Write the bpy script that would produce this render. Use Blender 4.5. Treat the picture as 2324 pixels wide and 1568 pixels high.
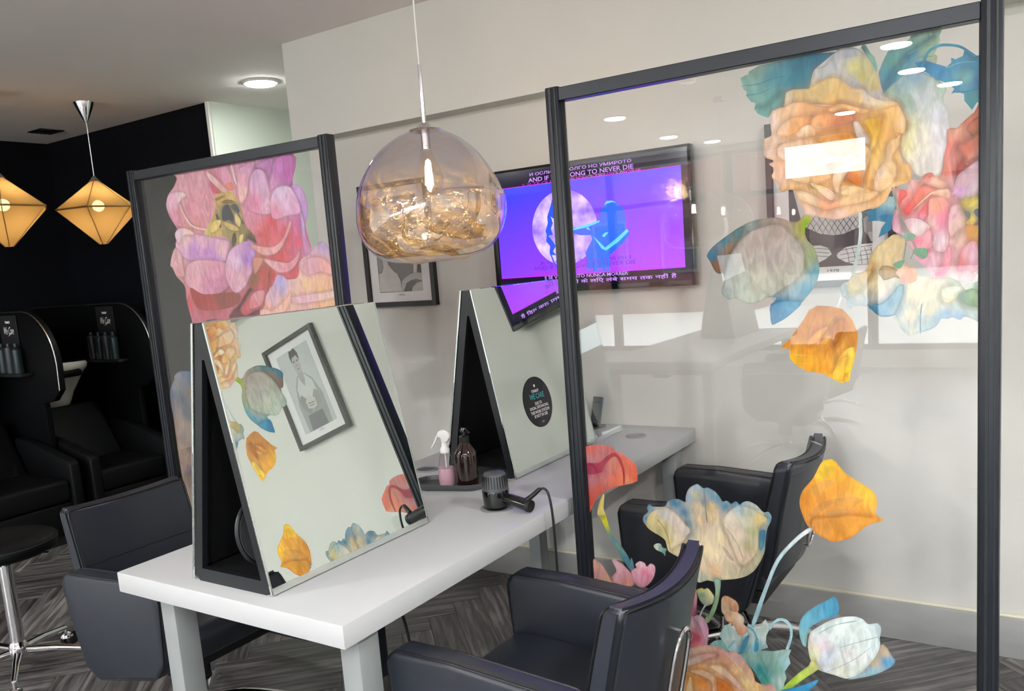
# Hair salon: styling table with A-frame mirrors between two flower-printed glass screens.
import bpy, bmesh, math, random
from mathutils import Vector, Matrix, geometry, noise

random.seed(7)
scene = bpy.context.scene
for o in list(bpy.data.objects):
    bpy.data.objects.remove(o)
COL = scene.collection
PI = math.pi

# ------------------------------------------------------------------ camera
CAM_LOC = (1.6930, -3.2457, 1.5100)
cam_data = bpy.data.cameras.new('camera')
cam = bpy.data.objects.new('camera', cam_data)
COL.objects.link(cam)
right = Vector((0.83536825, 0.54438158, -0.07621402))
up = Vector((-0.01605926, 0.16275937, 0.98653509))
back = Vector((0.54945608, -0.82289615, 0.14470638))
m = Matrix((right, up, back)).transposed().to_4x4()
m.translation = CAM_LOC
cam.matrix_world = m
cam_data.sensor_width = 36.0
cam_data.lens = 1916.0 / 2324.0 * 36.0
cam_data.shift_y = 87.0 / 2324.0
cam_data.clip_start = 0.05
scene.camera = cam

# ------------------------------------------------------------------ world, view
world = bpy.data.worlds.new('overcast_sky')
scene.world = world
world.use_nodes = True
bg = world.node_tree.nodes['Background']
bg.inputs[0].default_value = (0.86, 0.93, 1.0, 1)
bg.inputs[1].default_value = 11.0
scene.view_settings.view_transform = 'Standard'
scene.view_settings.look = 'None'
scene.view_settings.gamma = 1.0
scene.view_settings.use_curve_mapping = False
scene.view_settings.exposure = 0.0
cy = scene.cycles
cy.use_denoising = True
cy.max_bounces = 8
cy.use_adaptive_sampling = True
cy.adaptive_threshold = 0.12
cy.adaptive_min_samples = 16
cy.diffuse_bounces = 3
cy.glossy_bounces = 6
cy.transmission_bounces = 8
cy.transparent_max_bounces = 24
cy.sample_clamp_indirect = 6.0
cy.caustics_reflective = False
cy.caustics_refractive = False
cy.blur_glossy = 0.5

LAMP_POWER = 17.5      # overall level of the ceiling lights

# sampling portal for the daylight of the shop window (adds no light of its own)
pl = bpy.data.lights.new('window_portal', 'AREA')
pl.shape = 'RECTANGLE'; pl.size = 8.6; pl.size_y = 2.0
pl.cycles.is_portal = True
po = bpy.data.objects.new('window_portal', pl); COL.objects.link(po)
po.location = (0.1, -8.9, 1.55); po.rotation_euler = (PI / 2, 0, 0)

# ------------------------------------------------------------------ helpers
def lin(h):
    h = h.lstrip('#')
    r = []
    for i in (0, 2, 4):
        c = int(h[i:i + 2], 16) / 255.0
        r.append(c / 12.92 if c <= 0.04045 else ((c + 0.055) / 1.055) ** 2.4)
    return tuple(r)

def mat(name, col, rough=0.5, metal=0.0, spec=0.5, coat=0.0, noise_amt=0.0, noise_scale=8.0, bump=0.0, bump_scale=200.0, sheen=0.0, stretch=None, alpha=1.0):
    M = bpy.data.materials.new(name); M.use_nodes = True
    nt = M.node_tree; b = nt.nodes['Principled BSDF']
    c = lin(col) if isinstance(col, str) else col
    b.inputs['Base Color'].default_value = (*c, 1)
    b.inputs['Roughness'].default_value = rough
    b.inputs['Metallic'].default_value = metal
    b.inputs['Specular IOR Level'].default_value = spec
    b.inputs['Coat Weight'].default_value = coat
    b.inputs['Alpha'].default_value = alpha
    tc = None
    def coords():
        nonlocal tc
        if tc is None:
            tc = nt.nodes.new('ShaderNodeTexCoord')
            if stretch:
                mp = nt.nodes.new('ShaderNodeMapping'); mp.inputs['Scale'].default_value = stretch
                nt.links.new(tc.outputs['Object'], mp.inputs[0]); tc = mp
        return tc.outputs['Object'] if tc.bl_idname == 'ShaderNodeTexCoord' else tc.outputs[0]
    if noise_amt:
        n = nt.nodes.new('ShaderNodeTexNoise'); n.inputs['Scale'].default_value = noise_scale
        n.inputs['Detail'].default_value = 5.0
        nt.links.new(coords(), n.inputs['Vector'])
        mx = nt.nodes.new('ShaderNodeMix'); mx.data_type = 'RGBA'
        mx.inputs['A'].default_value = (*[max(0, x * (1 - noise_amt)) for x in c], 1)
        mx.inputs['B'].default_value = (*[min(1, x * (1 + noise_amt)) for x in c], 1)
        nt.links.new(n.outputs['Fac'], mx.inputs['Factor'])
        nt.links.new(mx.outputs['Result'], b.inputs['Base Color'])
    if bump:
        n2 = nt.nodes.new('ShaderNodeTexNoise'); n2.inputs['Scale'].default_value = bump_scale
        n2.inputs['Detail'].default_value = 3.0
        nt.links.new(coords(), n2.inputs['Vector'])
        bp = nt.nodes.new('ShaderNodeBump'); bp.inputs['Strength'].default_value = bump
        bp.inputs['Distance'].default_value = 0.002
        nt.links.new(n2.outputs['Fac'], bp.inputs['Height'])
        nt.links.new(bp.outputs['Normal'], b.inputs['Normal'])
    return M

def emit(name, col, strength):
    M = bpy.data.materials.new(name); M.use_nodes = True
    b = M.node_tree.nodes['Principled BSDF']
    c = lin(col) if isinstance(col, str) else col
    b.inputs['Base Color'].default_value = (*[x * .2 for x in c], 1)
    b.inputs['Emission Color'].default_value = (*c, 1)
    b.inputs['Emission Strength'].default_value = strength
    return M

def clear_glass(name, tint=(1, 1, 1), ior=1.5, gloss=1.0):
    M = bpy.data.materials.new(name); M.use_nodes = True
    nt = M.node_tree; nt.nodes.remove(nt.nodes['Principled BSDF'])
    out = nt.nodes['Material Output']
    fr = nt.nodes.new('ShaderNodeFresnel'); fr.inputs['IOR'].default_value = ior
    # same reflectance from both sides of the thin pane (no total reflection inside)
    ge = nt.nodes.new('ShaderNodeNewGeometry')
    ix = nt.nodes.new('ShaderNodeMapRange'); ix.inputs['To Min'].default_value = ior; ix.inputs['To Max'].default_value = 1.0 / ior
    nt.links.new(ge.outputs['Backfacing'], ix.inputs[0]); nt.links.new(ix.outputs[0], fr.inputs['IOR'])
    tr = nt.nodes.new('ShaderNodeBsdfTransparent'); tr.inputs[0].default_value = (*tint, 1)
    gl = nt.nodes.new('ShaderNodeBsdfGlossy'); gl.inputs['Roughness'].default_value = 0.0
    gl.inputs[0].default_value = (gloss, gloss, gloss, 1)
    mx = nt.nodes.new('ShaderNodeMixShader')
    nt.links.new(fr.outputs[0], mx.inputs[0]); nt.links.new(tr.outputs[0], mx.inputs[1]); nt.links.new(gl.outputs[0], mx.inputs[2])
    nt.links.new(mx.outputs[0], out.inputs[0])
    return M

class MB:
    """collects shapes, links them as one mesh object"""
    def __init__(s): s.bm = bmesh.new()
    def _merge(s, b2, M=None):
        if M is not None: bmesh.ops.transform(b2, matrix=M, verts=b2.verts)
        me = bpy.data.meshes.new('t'); b2.to_mesh(me); b2.free(); s.bm.from_mesh(me); bpy.data.meshes.remove(me)
        return s
    def box(s, a, b, bevel=0.0, seg=2, M=None):
        b2 = bmesh.new(); bmesh.ops.create_cube(b2, size=1)
        for v in b2.verts:
            v.co = Vector(((a[i] + b[i]) / 2 + v.co[i] * (b[i] - a[i]) for i in range(3)))
        if bevel: bmesh.ops.bevel(b2, geom=list(b2.edges), offset=bevel, segments=seg, affect='EDGES', profile=0.5)
        return s._merge(b2, M)
    def prism(s, pts, axis, lo, hi, bevel=0.0, seg=3, M=None):
        """polygon pts extruded along axis ('x': pts are (y,z); 'y': (x,z); 'z': (x,y))"""
        b2 = bmesh.new()
        def P(p, t): return {'x': (t, p[0], p[1]), 'y': (p[0], t, p[1]), 'z': (p[0], p[1], t)}[axis]
        A = [b2.verts.new(P(p, lo)) for p in pts]; B = [b2.verts.new(P(p, hi)) for p in pts]
        n = len(pts)
        b2.faces.new(A); b2.faces.new(B[::-1])
        for i in range(n): b2.faces.new((A[i], B[i], B[(i + 1) % n], A[(i + 1) % n]))
        bmesh.ops.recalc_face_normals(b2, faces=b2.faces)
        if bevel: bmesh.ops.bevel(b2, geom=list(b2.edges), offset=bevel, segments=seg, affect='EDGES', profile=0.5)
        return s._merge(b2, M)
    def cyl(s, p0, p1, r0, r1=None, seg=24, M=None):
        r1 = r0 if r1 is None else r1
        p0, p1 = Vector(p0), Vector(p1); d = p1 - p0
        b2 = bmesh.new(); bmesh.ops.create_cone(b2, cap_ends=True, segments=seg, radius1=max(r0, 1e-4), radius2=max(r1, 1e-4), depth=d.length)
        Q = d.to_track_quat('Z', 'Y').to_matrix().to_4x4(); Q.translation = (p0 + p1) / 2
        bmesh.ops.transform(b2, matrix=Q, verts=b2.verts)
        return s._merge(b2, M)
    def tube(s, pts, r, seg=10, closed=False, M=None, smooth=0):
        pts = [Vector(p) for p in pts]
        if smooth: pts = curve(pts, smooth, closed)
        n = len(pts); rs = r if isinstance(r, (list, tuple)) else [r] * n
        if len(rs) != n: rs = [rs[0] + (rs[-1] - rs[0]) * i / (n - 1) for i in range(n)]
        b2 = bmesh.new(); rings = []; prev = None
        for i, p in enumerate(pts):
            t = (pts[(i + 1) % n] - pts[i - 1]) if closed else (pts[min(i + 1, n - 1)] - pts[max(i - 1, 0)])
            t.normalize()
            if prev is None:
                a = Vector((0, 0, 1)) if abs(t.z) < .9 else Vector((1, 0, 0)); u = t.cross(a).normalized()
            else:
                u = (prev - t * prev.dot(t)).normalized()
            prev = u; w = t.cross(u)
            rings.append([b2.verts.new(p + (u * math.cos(2 * PI * k / seg) + w * math.sin(2 * PI * k / seg)) * rs[i]) for k in range(seg)])
        for i in range(n if closed else n - 1):
            A, B = rings[i], rings[(i + 1) % n]
            for k in range(seg): b2.faces.new((A[k], A[(k + 1) % seg], B[(k + 1) % seg], B[k]))
        if not closed: b2.faces.new(rings[0][::-1]); b2.faces.new(rings[-1])
        bmesh.ops.recalc_face_normals(b2, faces=b2.faces)
        return s._merge(b2, M)
    def lathe(s, prof, c=(0, 0, 0), seg=32, M=None, cap=True):
        b2 = bmesh.new(); rings = []
        for r, z in prof:
            if r < 1e-5: rings.append([b2.verts.new((c[0], c[1], c[2] + z))])
            else: rings.append([b2.verts.new((c[0] + r * math.cos(2 * PI * k / seg), c[1] + r * math.sin(2 * PI * k / seg), c[2] + z)) for k in range(seg)])
        for A, B in zip(rings, rings[1:]):
            for k in range(seg):
                k2 = (k + 1) % seg
                if len(A) == 1 and len(B) == 1: continue
                if len(A) == 1: b2.faces.new((A[0], B[k], B[k2]))
                elif len(B) == 1: b2.faces.new((A[k], A[k2], B[0]))
                else: b2.faces.new((A[k], A[k2], B[k2], B[k]))
        if cap:
            if len(rings[0]) > 1: b2.faces.new(rings[0][::-1])
            if len(rings[-1]) > 1: b2.faces.new(rings[-1])
        bmesh.ops.recalc_face_normals(b2, faces=b2.faces)
        return s._merge(b2, M)
    def sphere(s, c, r, sub=3, sc=(1, 1, 1)):
        b2 = bmesh.new(); bmesh.ops.create_icosphere(b2, subdivisions=sub, radius=r)
        for v in b2.verts: v.co = Vector((v.co[i] * sc[i] + c[i] for i in range(3)))
        return s._merge(b2)
    def flat(s, pts):
        b2 = bmesh.new(); b2.faces.new([b2.verts.new(p) for p in pts]); return s._merge(b2)
    def mesh(s, name, angle=40):
        me = bpy.data.meshes.new(name); s.bm.to_mesh(me); s.bm.free()
        for p in me.polygons: p.use_smooth = True
        me.set_sharp_from_angle(angle=math.radians(angle))
        return me
    def build(s, name, material, parent=None, angle=40, loc=None):
        o = bpy.data.objects.new(name, s.mesh(name, angle)); COL.objects.link(o)
        if material: o.data.materials.append(material)
        if parent: o.parent = parent
        if loc: o.location = loc
        return o

def curve(pts, k, closed=False):
    """Catmull-Rom through pts, k samples per span"""
    n = len(pts); out = []
    rng = range(n) if closed else range(n - 1)
    for i in rng:
        if closed: p0, p1, p2, p3 = pts[i - 1], pts[i], pts[(i + 1) % n], pts[(i + 2) % n]
        else: p0, p1, p2, p3 = pts[max(i - 1, 0)], pts[i], pts[i + 1], pts[min(i + 2, n - 1)]
        for j in range(k):
            t = j / k
            out.append(.5 * ((2 * p1) + (p2 - p0) * t + (2 * p0 - 5 * p1 + 4 * p2 - p3) * t * t + (3 * p1 - p0 - 3 * p2 + p3) * t ** 3))
    if not closed: out.append(pts[-1])
    return out

def tag(o, label, cat, group=None):
    o['label'] = label; o['category'] = cat
    if group: o['group'] = group
    return o

def thing(name, label, cat, loc=(0, 0, 0), rz=0.0, group=None):
    o = bpy.data.objects.new(name, None); COL.objects.link(o)
    o.empty_display_size = .1
    o.location = loc; o.rotation_euler = (0, 0, rz)
    return tag(o, label, cat, group)

def struct(o, label=None, cat=None):
    o['kind'] = 'structure'
    if label: o['label'] = label
    if cat: o['category'] = cat
    return o

def copy_tree(o, parent=None):
    c = o.copy(); COL.objects.link(c); c.parent = parent
    for ch in list(o.children): copy_tree(ch, c)
    return c

def dup(root, loc, rz, label, group=None):
    c = copy_tree(root); c.location = loc; c.rotation_euler = (0, 0, rz); c['label'] = label
    if group: c['group'] = group
    return c

def text_mesh(body, size=1.0, extrude=0.0, spacing=1.0, bold=0.0):
    """mesh of a text, left-aligned on the XY plane"""
    cu = bpy.data.curves.new('txt', 'FONT'); cu.body = body; cu.size = size; cu.extrude = extrude
    cu.space_character = spacing; cu.offset = bold; cu.resolution_u = 3
    ob = bpy.data.objects.new('txt', cu); COL.objects.link(ob)
    bpy.context.view_layer.update()
    dg = bpy.context.evaluated_depsgraph_get()
    me = bpy.data.meshes.new_from_object(ob.evaluated_get(dg))
    bpy.data.objects.remove(ob); bpy.data.curves.remove(cu)
    me.materials.clear()
    return me

def text_fit(name, body, width, height, material, parent, M, align='L', bold=0.0):
    """text scaled to width x height (metres), placed with matrix M (text in local XY)"""
    me = text_mesh(body, bold=bold)
    if len(me.vertices) == 0: return None
    xs = [v.co.x for v in me.vertices]; ys = [v.co.y for v in me.vertices]
    w, h = max(xs) - min(xs), max(ys) - min(ys)
    sx = width / w; sy = (height / h) if height else sx
    for v in me.vertices:
        v.co = Vector(((v.co.x - min(xs)) * sx, (v.co.y - min(ys)) * sy, 0)) if False else v.co
    x0, y0 = min(xs), min(ys)
    off = -width / 2 if align == 'C' else 0
    for v in me.vertices: v.co = M @ Vector(((v.co.x - x0) * sx + off, (v.co.y - y0) * sy, 0))
    me.materials.append(material)
    o = bpy.data.objects.new(name, me); COL.objects.link(o); o.parent = parent
    return o

def pairs(s):
    v = [float(x) for x in s.split()]
    return [(v[i], v[i + 1]) for i in range(0, len(v), 2)]
PRINTS = {
 'R': [
  ('rose_print', 'printed yellow-orange rose with teal leaves', [
   ('603 1941 577 1931 575 1925 554 1919 559 1904 561 1891 570 1883 568 1874 579 1858 593 1851 587 1840 595 1826 607 1819 622 1811 633 1827 666 1831 667 1865 696 1868 723 1865 732 1901 740 1910 787 1939 741 1943 661 1942', '566,1911,7fa79a 596,1853,6f9f95 616,1823,5d978f 639,1906,3f8795 701,1915,1f7088 741,1927,1d6b86 680,1889,2f7f92 599,1933,7a9a90 648,1854,5a9590', 1, 0),
   ('561 1899 598 1896 640 1903 681 1904 680 1906 639 1905 597 1898 561 1900', '639,1904,357a80', 1.0, 1),
   ('573 1874 603 1873 643 1885 643 1886 603 1875 573 1876', '603,1874,3f8584', 1.0, 1),
   ('593 1840 621 1844 651 1865 650 1867 620 1845 593 1842', '621,1845,3f8584', 1.0, 1),
   ('888 1829 905 1843 937 1863 965 1862 986 1851 1004 1835 1018 1823 1020 1812 1014 1798 1016 1784 1023 1768 1025 1729 1022 1711 1019 1673 1016 1647 1009 1629 988 1626 964 1629 943 1656 928 1684 925 1727 936 1748 933 1761 919 1784 915 1802 906 1809 890 1819', '901,1823,93ad95 928,1837,7f9fa3 955,1853,7d9fb3 937,1798,94b09a 972,1802,b7bcc0 998,1807,b9c0bd 1009,1814,9fb8a0 943,1741,dcd8a8 936,1704,ecdfa0 971,1709,e4dccb 1006,1723,dfd9de 1006,1759,cfd1d8 988,1650,e0d6cf 1016,1684,e0d9df', 0.93, 1),
   ('887 1831 882 1854 879 1874 889 1898 900 1918 945 1935 948 1942 978 1945 1011 1942 1006 1928 1008 1921 1004 1909 996 1894 1002 1888 1001 1875 996 1867 972 1862 937 1863 907 1842 890 1828', '938,1927,6f9d8e 981,1932,7fa08f 989,1908,8faa8b 911,1896,5f978f 946,1898,3f84a0 901,1860,3d89a0 890,1838,3f80a6 994,1880,9fa98a', 1, 0),
   ('891 1833 917 1874 945 1902 990 1929 989 1931 944 1903 915 1875 890 1835', '944,1902,3a7f93', 1.0, 1),
   ('930 1888 958 1892 989 1889 989 1891 958 1893 930 1889', '958,1892,5f9088', 1.0, 1),
   ('945 1903 969 1912 1000 1913 999 1914 969 1913 944 1905', '969,1912,5f9088', 1.0, 1),
   ('842 1937 846 1944 853 1940 862 1922 871 1911 877 1891 877 1878 873 1877 862 1901 848 1926', '850,1937,4f8a85 866,1908,7fa699 875,1882,6f9d95', 1, 0),
   ('722 1865 732 1890 733 1901 740 1910 758 1912 772 1925 791 1943 818 1942 832 1938 843 1929 854 1917 869 1890 879 1864 884 1840 888 1825 918 1801 923 1781 834 1814 719 1853', '817,1932,a9adb8 779,1910,b3b6bc 750,1894,b8babb 826,1898,c3bd74 844,1870,bfb364 872,1842,b9a765 798,1886,bdb9b0 826,1858,b5b4bd 749,1867,cdb478 871,1827,b9b2b4', 1.0, 1),
   ('664 1832 663 1842 667 1863 683 1869 709 1866 722 1865 739 1873 778 1882 803 1866 820 1851 846 1843 860 1825 889 1809 918 1801 923 1781 936 1760 934 1736 871 1770 815 1806 719 1829', '671,1851,c9b79e 699,1856,d2b277 759,1866,d3b574 797,1840,d9b06a 834,1824,dfb873 889,1786,f0d08a 916,1782,ecca86 930,1752,e0b877 777,1824,d6a860 853,1830,c9bcb5 882,1810,d8c4a0', 1.0, 1),
   ('628 1768 627 1788 626 1811 633 1824 650 1831 666 1832 683 1838 705 1836 728 1828 767 1817 796 1820 825 1810 860 1794 889 1792 918 1795 930 1776 936 1758 934 1734 925 1720 922 1703 924 1684 931 1664 944 1655 944 1620 916 1612 902 1600 892 1579 875 1567 849 1564 830 1558 781 1546 762 1550 732 1559 708 1567 698 1589 686 1604 686 1623 671 1630 650 1627 643 1640 640 1651 628 1663 626 1671 633 1685 620 1699 634 1705 612 1716 607 1729 608 1750 610 1762', '632,1808,d9c0b5 640,1776,e6c9b0 657,1812,e8bd8c 718,1819,e9ad6f 777,1794,dc9855 815,1784,cf8340 871,1772,d9a444 907,1766,e4b264 930,1753,e6c69a 907,1738,dca35c 870,1733,e0ad3c 860,1696,e8b950 897,1672,eec27a 933,1645,dfae6a 906,1623,eabf86 822,1652,e2923f 869,1607,eab267 812,1604,edc07a 753,1583,e5a67c 713,1604,e6b68c 722,1572,dcbba8 782,1556,ddb8a5 849,1576,e5b98d 673,1633,dfb57a 734,1628,eec27c 655,1723,e5b98d 695,1687,e8b483 736,1732,e9b27a 619,1728,d9bcaa 774,1678,dfa868 653,1662,e0b79e 776,1737,d99a55', 1.0, 1),
   ('643 1767 648 1785 678 1803 718 1803 730 1799 723 1780 711 1780 693 1767 676 1761', '656,1784,e9c19a 698,1796,e2a15e 718,1797,de9450 685,1768,e09a48', 1.0, 1),
   ('725 1782 730 1797 754 1805 796 1797 822 1787 824 1773 795 1767 766 1766 737 1768', '757,1789,dd9350 815,1782,c8733c 786,1773,c9703a 733,1777,e0a565', 1.0, 1),
   ('763 1808 783 1816 802 1817 830 1805 860 1792 845 1787 815 1799 800 1806 777 1802', '787,1812,e0a868 825,1802,e6b477 849,1792,dfa866', 1.0, 1),
   ('691 1765 709 1780 725 1778 733 1769 737 1752 717 1749 692 1752', '713,1770,e9c59b 697,1760,e8c2a3 729,1761,e4b07a', 1.0, 1),
   ('647 1740 688 1747 736 1746 772 1732 755 1710 715 1703 675 1700 646 1712', '675,1730,ebc6a6 736,1732,e6b98c 705,1708,e4b083 655,1723,e9cbb3', 1.0, 1),
   ('674 1680 715 1687 755 1670 770 1648 734 1638 694 1647 669 1660', '694,1669,eac49c 735,1664,e2a868 714,1646,e8bb84', 1.0, 1),
   ('736 1746 772 1751 814 1751 829 1733 821 1713 794 1701 765 1715', '756,1740,dd9f60 795,1744,cf8742 814,1726,d9953c 785,1712,e0a868', 1.0, 1),
   ('731 1681 735 1694 751 1702 775 1698 800 1692 821 1701 832 1704 828 1692 803 1682 784 1668 764 1677', '751,1694,f0dfc0 794,1693,e7bfa6 774,1684,e8bd84 819,1696,e9b67c', 1.0, 1),
   ('822 1769 833 1771 844 1751 859 1725 855 1712 842 1718 829 1739', '833,1754,cdb9a9 848,1729,c6b2b0 851,1717,d4b999', 1.0, 1),
   ('845 1772 871 1775 887 1777 881 1741 870 1710 859 1702 863 1734', '860,1764,d9a82e 878,1767,c58f2a 870,1733,e3b23a 862,1709,e9c25c', 1.0, 1),
   ('836 1688 840 1712 851 1713 860 1696 854 1668 843 1640 839 1620 836 1660', '844,1694,d9b884 851,1678,e9c08a 841,1644,e9bd8c', 1.0, 1),
   ('773 1638 776 1655 790 1674 813 1683 836 1688 832 1672 805 1652 789 1626 789 1610 777 1615', '793,1653,e6c7a4 819,1680,efcb96 781,1627,e5bf93', 1.0, 1),
   ('805 1648 813 1663 828 1673 838 1668 837 1625 822 1628 807 1640', '824,1644,d9782f 832,1661,e59a45', 1.0, 1),
   ('757 1680 771 1684 800 1684 786 1668 770 1664 758 1672', '770,1674,b9741f 790,1680,d3923a', 1.0, 1),
   ('865 1618 869 1637 877 1655 892 1673 897 1710 923 1726 925 1731 921 1703 906 1679 917 1654 906 1617 872 1601', '872,1621,e3bd9a 884,1650,e6c6a6 907,1709,e3b77d 906,1652,e9bf84 887,1615,ecc083', 1.0, 1),
   ('685 1625 713 1618 753 1594 773 1590 812 1604 857 1607 876 1599 849 1584 792 1578 752 1573 713 1594 691 1606', '713,1608,edc9a0 763,1585,e69f72 811,1592,ecbd86 859,1595,eabf88', 1.0, 1),
   ('720 1640 734 1636 759 1625 777 1607 769 1594 745 1613', '734,1630,f0cd96 763,1609,e9c3a4', 1.0, 1),
   ('789 1610 812 1623 841 1616 857 1607 831 1606 808 1602', '802,1615,f2d093 840,1610,e9bb80', 1.0, 1),
  ]),
  ('curling_leaf_print', 'printed blue-teal curling leaf', [
   ('955 1882 977 1883 999 1872 1021 1861 1030 1868 1030 1879 1038 1874 1053 1878 1056 1890 1077 1875 1092 1872 1092 1827 1091 1805 1088 1792 1092 1766 1081 1775 1071 1760 1056 1782 1055 1797 1041 1805 1030 1801 1036 1811 1025 1824 1004 1835 984 1853 969 1863', '972,1875,2d7fa8 1006,1856,2c80ad 1048,1865,3f8eb0 1056,1833,6fa5a5 1081,1855,3585a8 1086,1815,2878a8 1073,1785,3f9199 1036,1809,3a8ab0', 1, 0),
   ('977 1875 983 1894 994 1903 1010 1906 1028 1903 1047 1896 1063 1883 1076 1870 1079 1874 1066 1887 1049 1901 1028 1909 1009 1912 991 1908 979 1897 972 1878', '1028,1906,3a8aa6', 1.0, 1),
   ('1036 1803 1063 1800 1092 1806 1091 1808 1063 1802 1036 1805', '1063,1801,1f6f93', 1.0, 1),
   ('1022 1858 1048 1864 1076 1861 1076 1862 1048 1866 1021 1860', '1048,1865,6fb0bd', 1.0, 1),
  ]),
  ('peony_print', 'printed pink-red peony with yellow stamens', [
   ('906 1608 919 1606 935 1601 946 1623 966 1618 974 1631 988 1635 1002 1622 1011 1634 1014 1663 1021 1694 1023 1725 1042 1726 1050 1734 1075 1754 1091 1753 1092 1416 1086 1405 1082 1396 1072 1383 1059 1380 1047 1384 1033 1379 1016 1376 998 1381 988 1403 973 1423 959 1436 950 1454 936 1484 933 1496 909 1508 905 1526 909 1555 919 1564 913 1584', '913,1593,e2b0b0 928,1596,e0685f 946,1609,d8a7a9 938,1556,df5350 964,1588,e58675 981,1615,e2a391 999,1613,e7b49a 1025,1684,d9756a 1019,1638,dd7f6f 1042,1719,d99a80 1067,1733,cf7a62 1083,1740,c76f58 1075,1708,b07a60 1050,1690,cf7e6c 1067,1660,d0735f 1050,1640,c55d4b 1083,1651,c98068 1067,1614,dcb3b0 1083,1625,d9b7c8 1050,1592,d5a3c4 1075,1595,dcc0cb 1042,1589,dba0b8 909,1526,dfa6bd 924,1515,e3b5c0 949,1522,e6c3c6 963,1540,df7f90 954,1502,e6ccd0 981,1567,e9a08c 999,1546,e79a80 1007,1517,dd86a8 998,1499,dfb6cc 1033,1515,e0b0bd 1050,1495,e3bba6 1016,1459,e2b9c4 974,1462,df8fa4 963,1447,e2a5bd 998,1422,e6b6c8 1033,1419,e3b3b4 1059,1437,e0929d 1067,1408,e5bcc4 1042,1390,e3c9c8 1075,1445,e9b58f 1050,1476,e8bfae', 0.97, 1),
   ('1060 1720 1070 1736 1091 1744 1091 1706 1075 1699 1067 1710', '1070,1722,cf7a5f 1076,1706,a97a58 1086,1730,c9705a', 1.0, 1),
   ('1042 1686 1057 1691 1072 1700 1091 1712 1091 1664 1070 1653 1060 1639 1058 1661', '1063,1675,cf6f5c 1083,1695,cc7a62 1075,1659,d08a70', 1.0, 1),
   ('1040 1621 1042 1639 1055 1658 1058 1636 1091 1659 1091 1648 1063 1635 1043 1611', '1050,1644,c24a3a 1067,1642,bb5a45 1086,1654,b86a50', 1.0, 1),
   ('933 1549 931 1557 949 1580 971 1610 988 1603 1019 1592 988 1587 949 1553 940 1544', '938,1554,de4a4b 964,1586,e4705f 981,1600,e6877a', 1.0, 1),
   ('923 1602 935 1599 939 1589 928 1578 920 1558 919 1579', '927,1584,df5a55', 1.0, 1),
   ('967 1616 974 1629 988 1634 1002 1620 1016 1609 1013 1596 988 1606', '981,1624,e0857d 999,1609,ebbba0 974,1617,dd9a90', 1.0, 1),
   ('949 1553 988 1589 1013 1594 1026 1591 1025 1570 992 1585 981 1579', '964,1565,ecb8a0 999,1588,efc3a8', 1.0, 1),
   ('963 1521 960 1541 974 1562 985 1576 983 1542 974 1524', '974,1553,e2606a 967,1530,dd86a0', 1.0, 1),
   ('983 1542 988 1576 1023 1571 1028 1515 1024 1485 1021 1459 1009 1452 995 1461 988 1488 981 1519', '999,1556,e79c83 1009,1521,df86a3 990,1519,e7bcb6 1005,1479,e6c9d2 1019,1535,e3868f', 1.0, 1),
   ('1043 1621 1063 1635 1091 1648 1092 1578 1067 1568 1050 1568 1038 1582 1033 1581', '1050,1607,dcb0ba 1075,1623,d8b4b8 1083,1640,d5b0c8 1050,1586,d99ccf 1075,1589,ddc4ce 1063,1572,e0ccd2', 1.0, 1),
   ('935 1533 960 1533 984 1515 981 1504 970 1493 958 1490 945 1503 933 1524', '954,1512,e6d3d2 945,1522,e3b8c4', 1.0, 1),
   ('1030 1553 1050 1555 1058 1531 1060 1507 1043 1499 1030 1485 1024 1516', '1036,1533,e3b2bd 1052,1523,e6c3ad 1036,1501,e3bcb4', 1.0, 1),
   ('1050 1564 1060 1571 1067 1568 1087 1577 1092 1575 1092 1506 1072 1510 1060 1516 1064 1527 1052 1547', '1058,1559,c9b04a 1075,1563,d8c04f 1087,1568,a5963c 1060,1533,7d7f6a 1072,1525,d8bd58 1084,1533,68777f 1087,1512,5f6f86 1067,1510,c9ad4c 1080,1548,d9c46a', 1.0, 1),
   ('1075 1539 1084 1544 1092 1532 1092 1523 1082 1526', '1085,1533,66757a', 1.0, 1),
   ('1058 1535 1064 1540 1069 1532 1065 1523', '1064,1533,757a72', 1.0, 1),
   ('1060 1516 1075 1524 1079 1517 1070 1506', '1071,1516,dcc15c', 1.0, 1),
   ('1065 1553 1082 1565 1088 1560 1070 1549', '1076,1557,e0cb5f', 1.0, 1),
   ('1060 1507 1072 1508 1092 1502 1092 1454 1072 1464 1062 1482', '1067,1499,e09a48 1084,1492,e9b04d 1075,1474,e6a35c', 1.0, 1),
   ('950 1487 967 1491 986 1506 991 1474 979 1460 956 1464', '963,1480,e07f96 981,1490,e3a2a8 970,1466,e39aa5', 1.0, 1),
   ('996 1403 1009 1421 1019 1454 1028 1464 1029 1431 1019 1405 1004 1397', '1004,1406,dc7094 1021,1435,e398a8', 1.0, 1),
   ('1043 1408 1049 1448 1061 1465 1077 1473 1090 1441 1089 1416 1074 1402 1061 1410', '1054,1429,e38a86 1071,1437,e8b9c9 1084,1420,e39bb0 1049,1411,e0789a', 1.0, 1),
   ('905 1607 913 1570 924 1535 933 1503 936 1504 927 1536 917 1570 908 1608', '926,1536,8a8f80', 1.0, 1),
  ]),
  ('small_leaf_print', 'printed small teal leaf', [
   ('847 1558 857 1563 875 1567 892 1579 900 1590 909 1588 914 1570 910 1550 905 1529 904 1514 890 1503 875 1496 882 1518 892 1531 871 1536 851 1536 856 1546', '858,1553,3f7d99 886,1547,33769a 901,1575,8fb0b5 895,1516,2f7796 880,1502,2f6f8e', 1, 0),
  ]),
  ('cream_tulip_print', 'printed cream and blue hanging tulip', [
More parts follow.
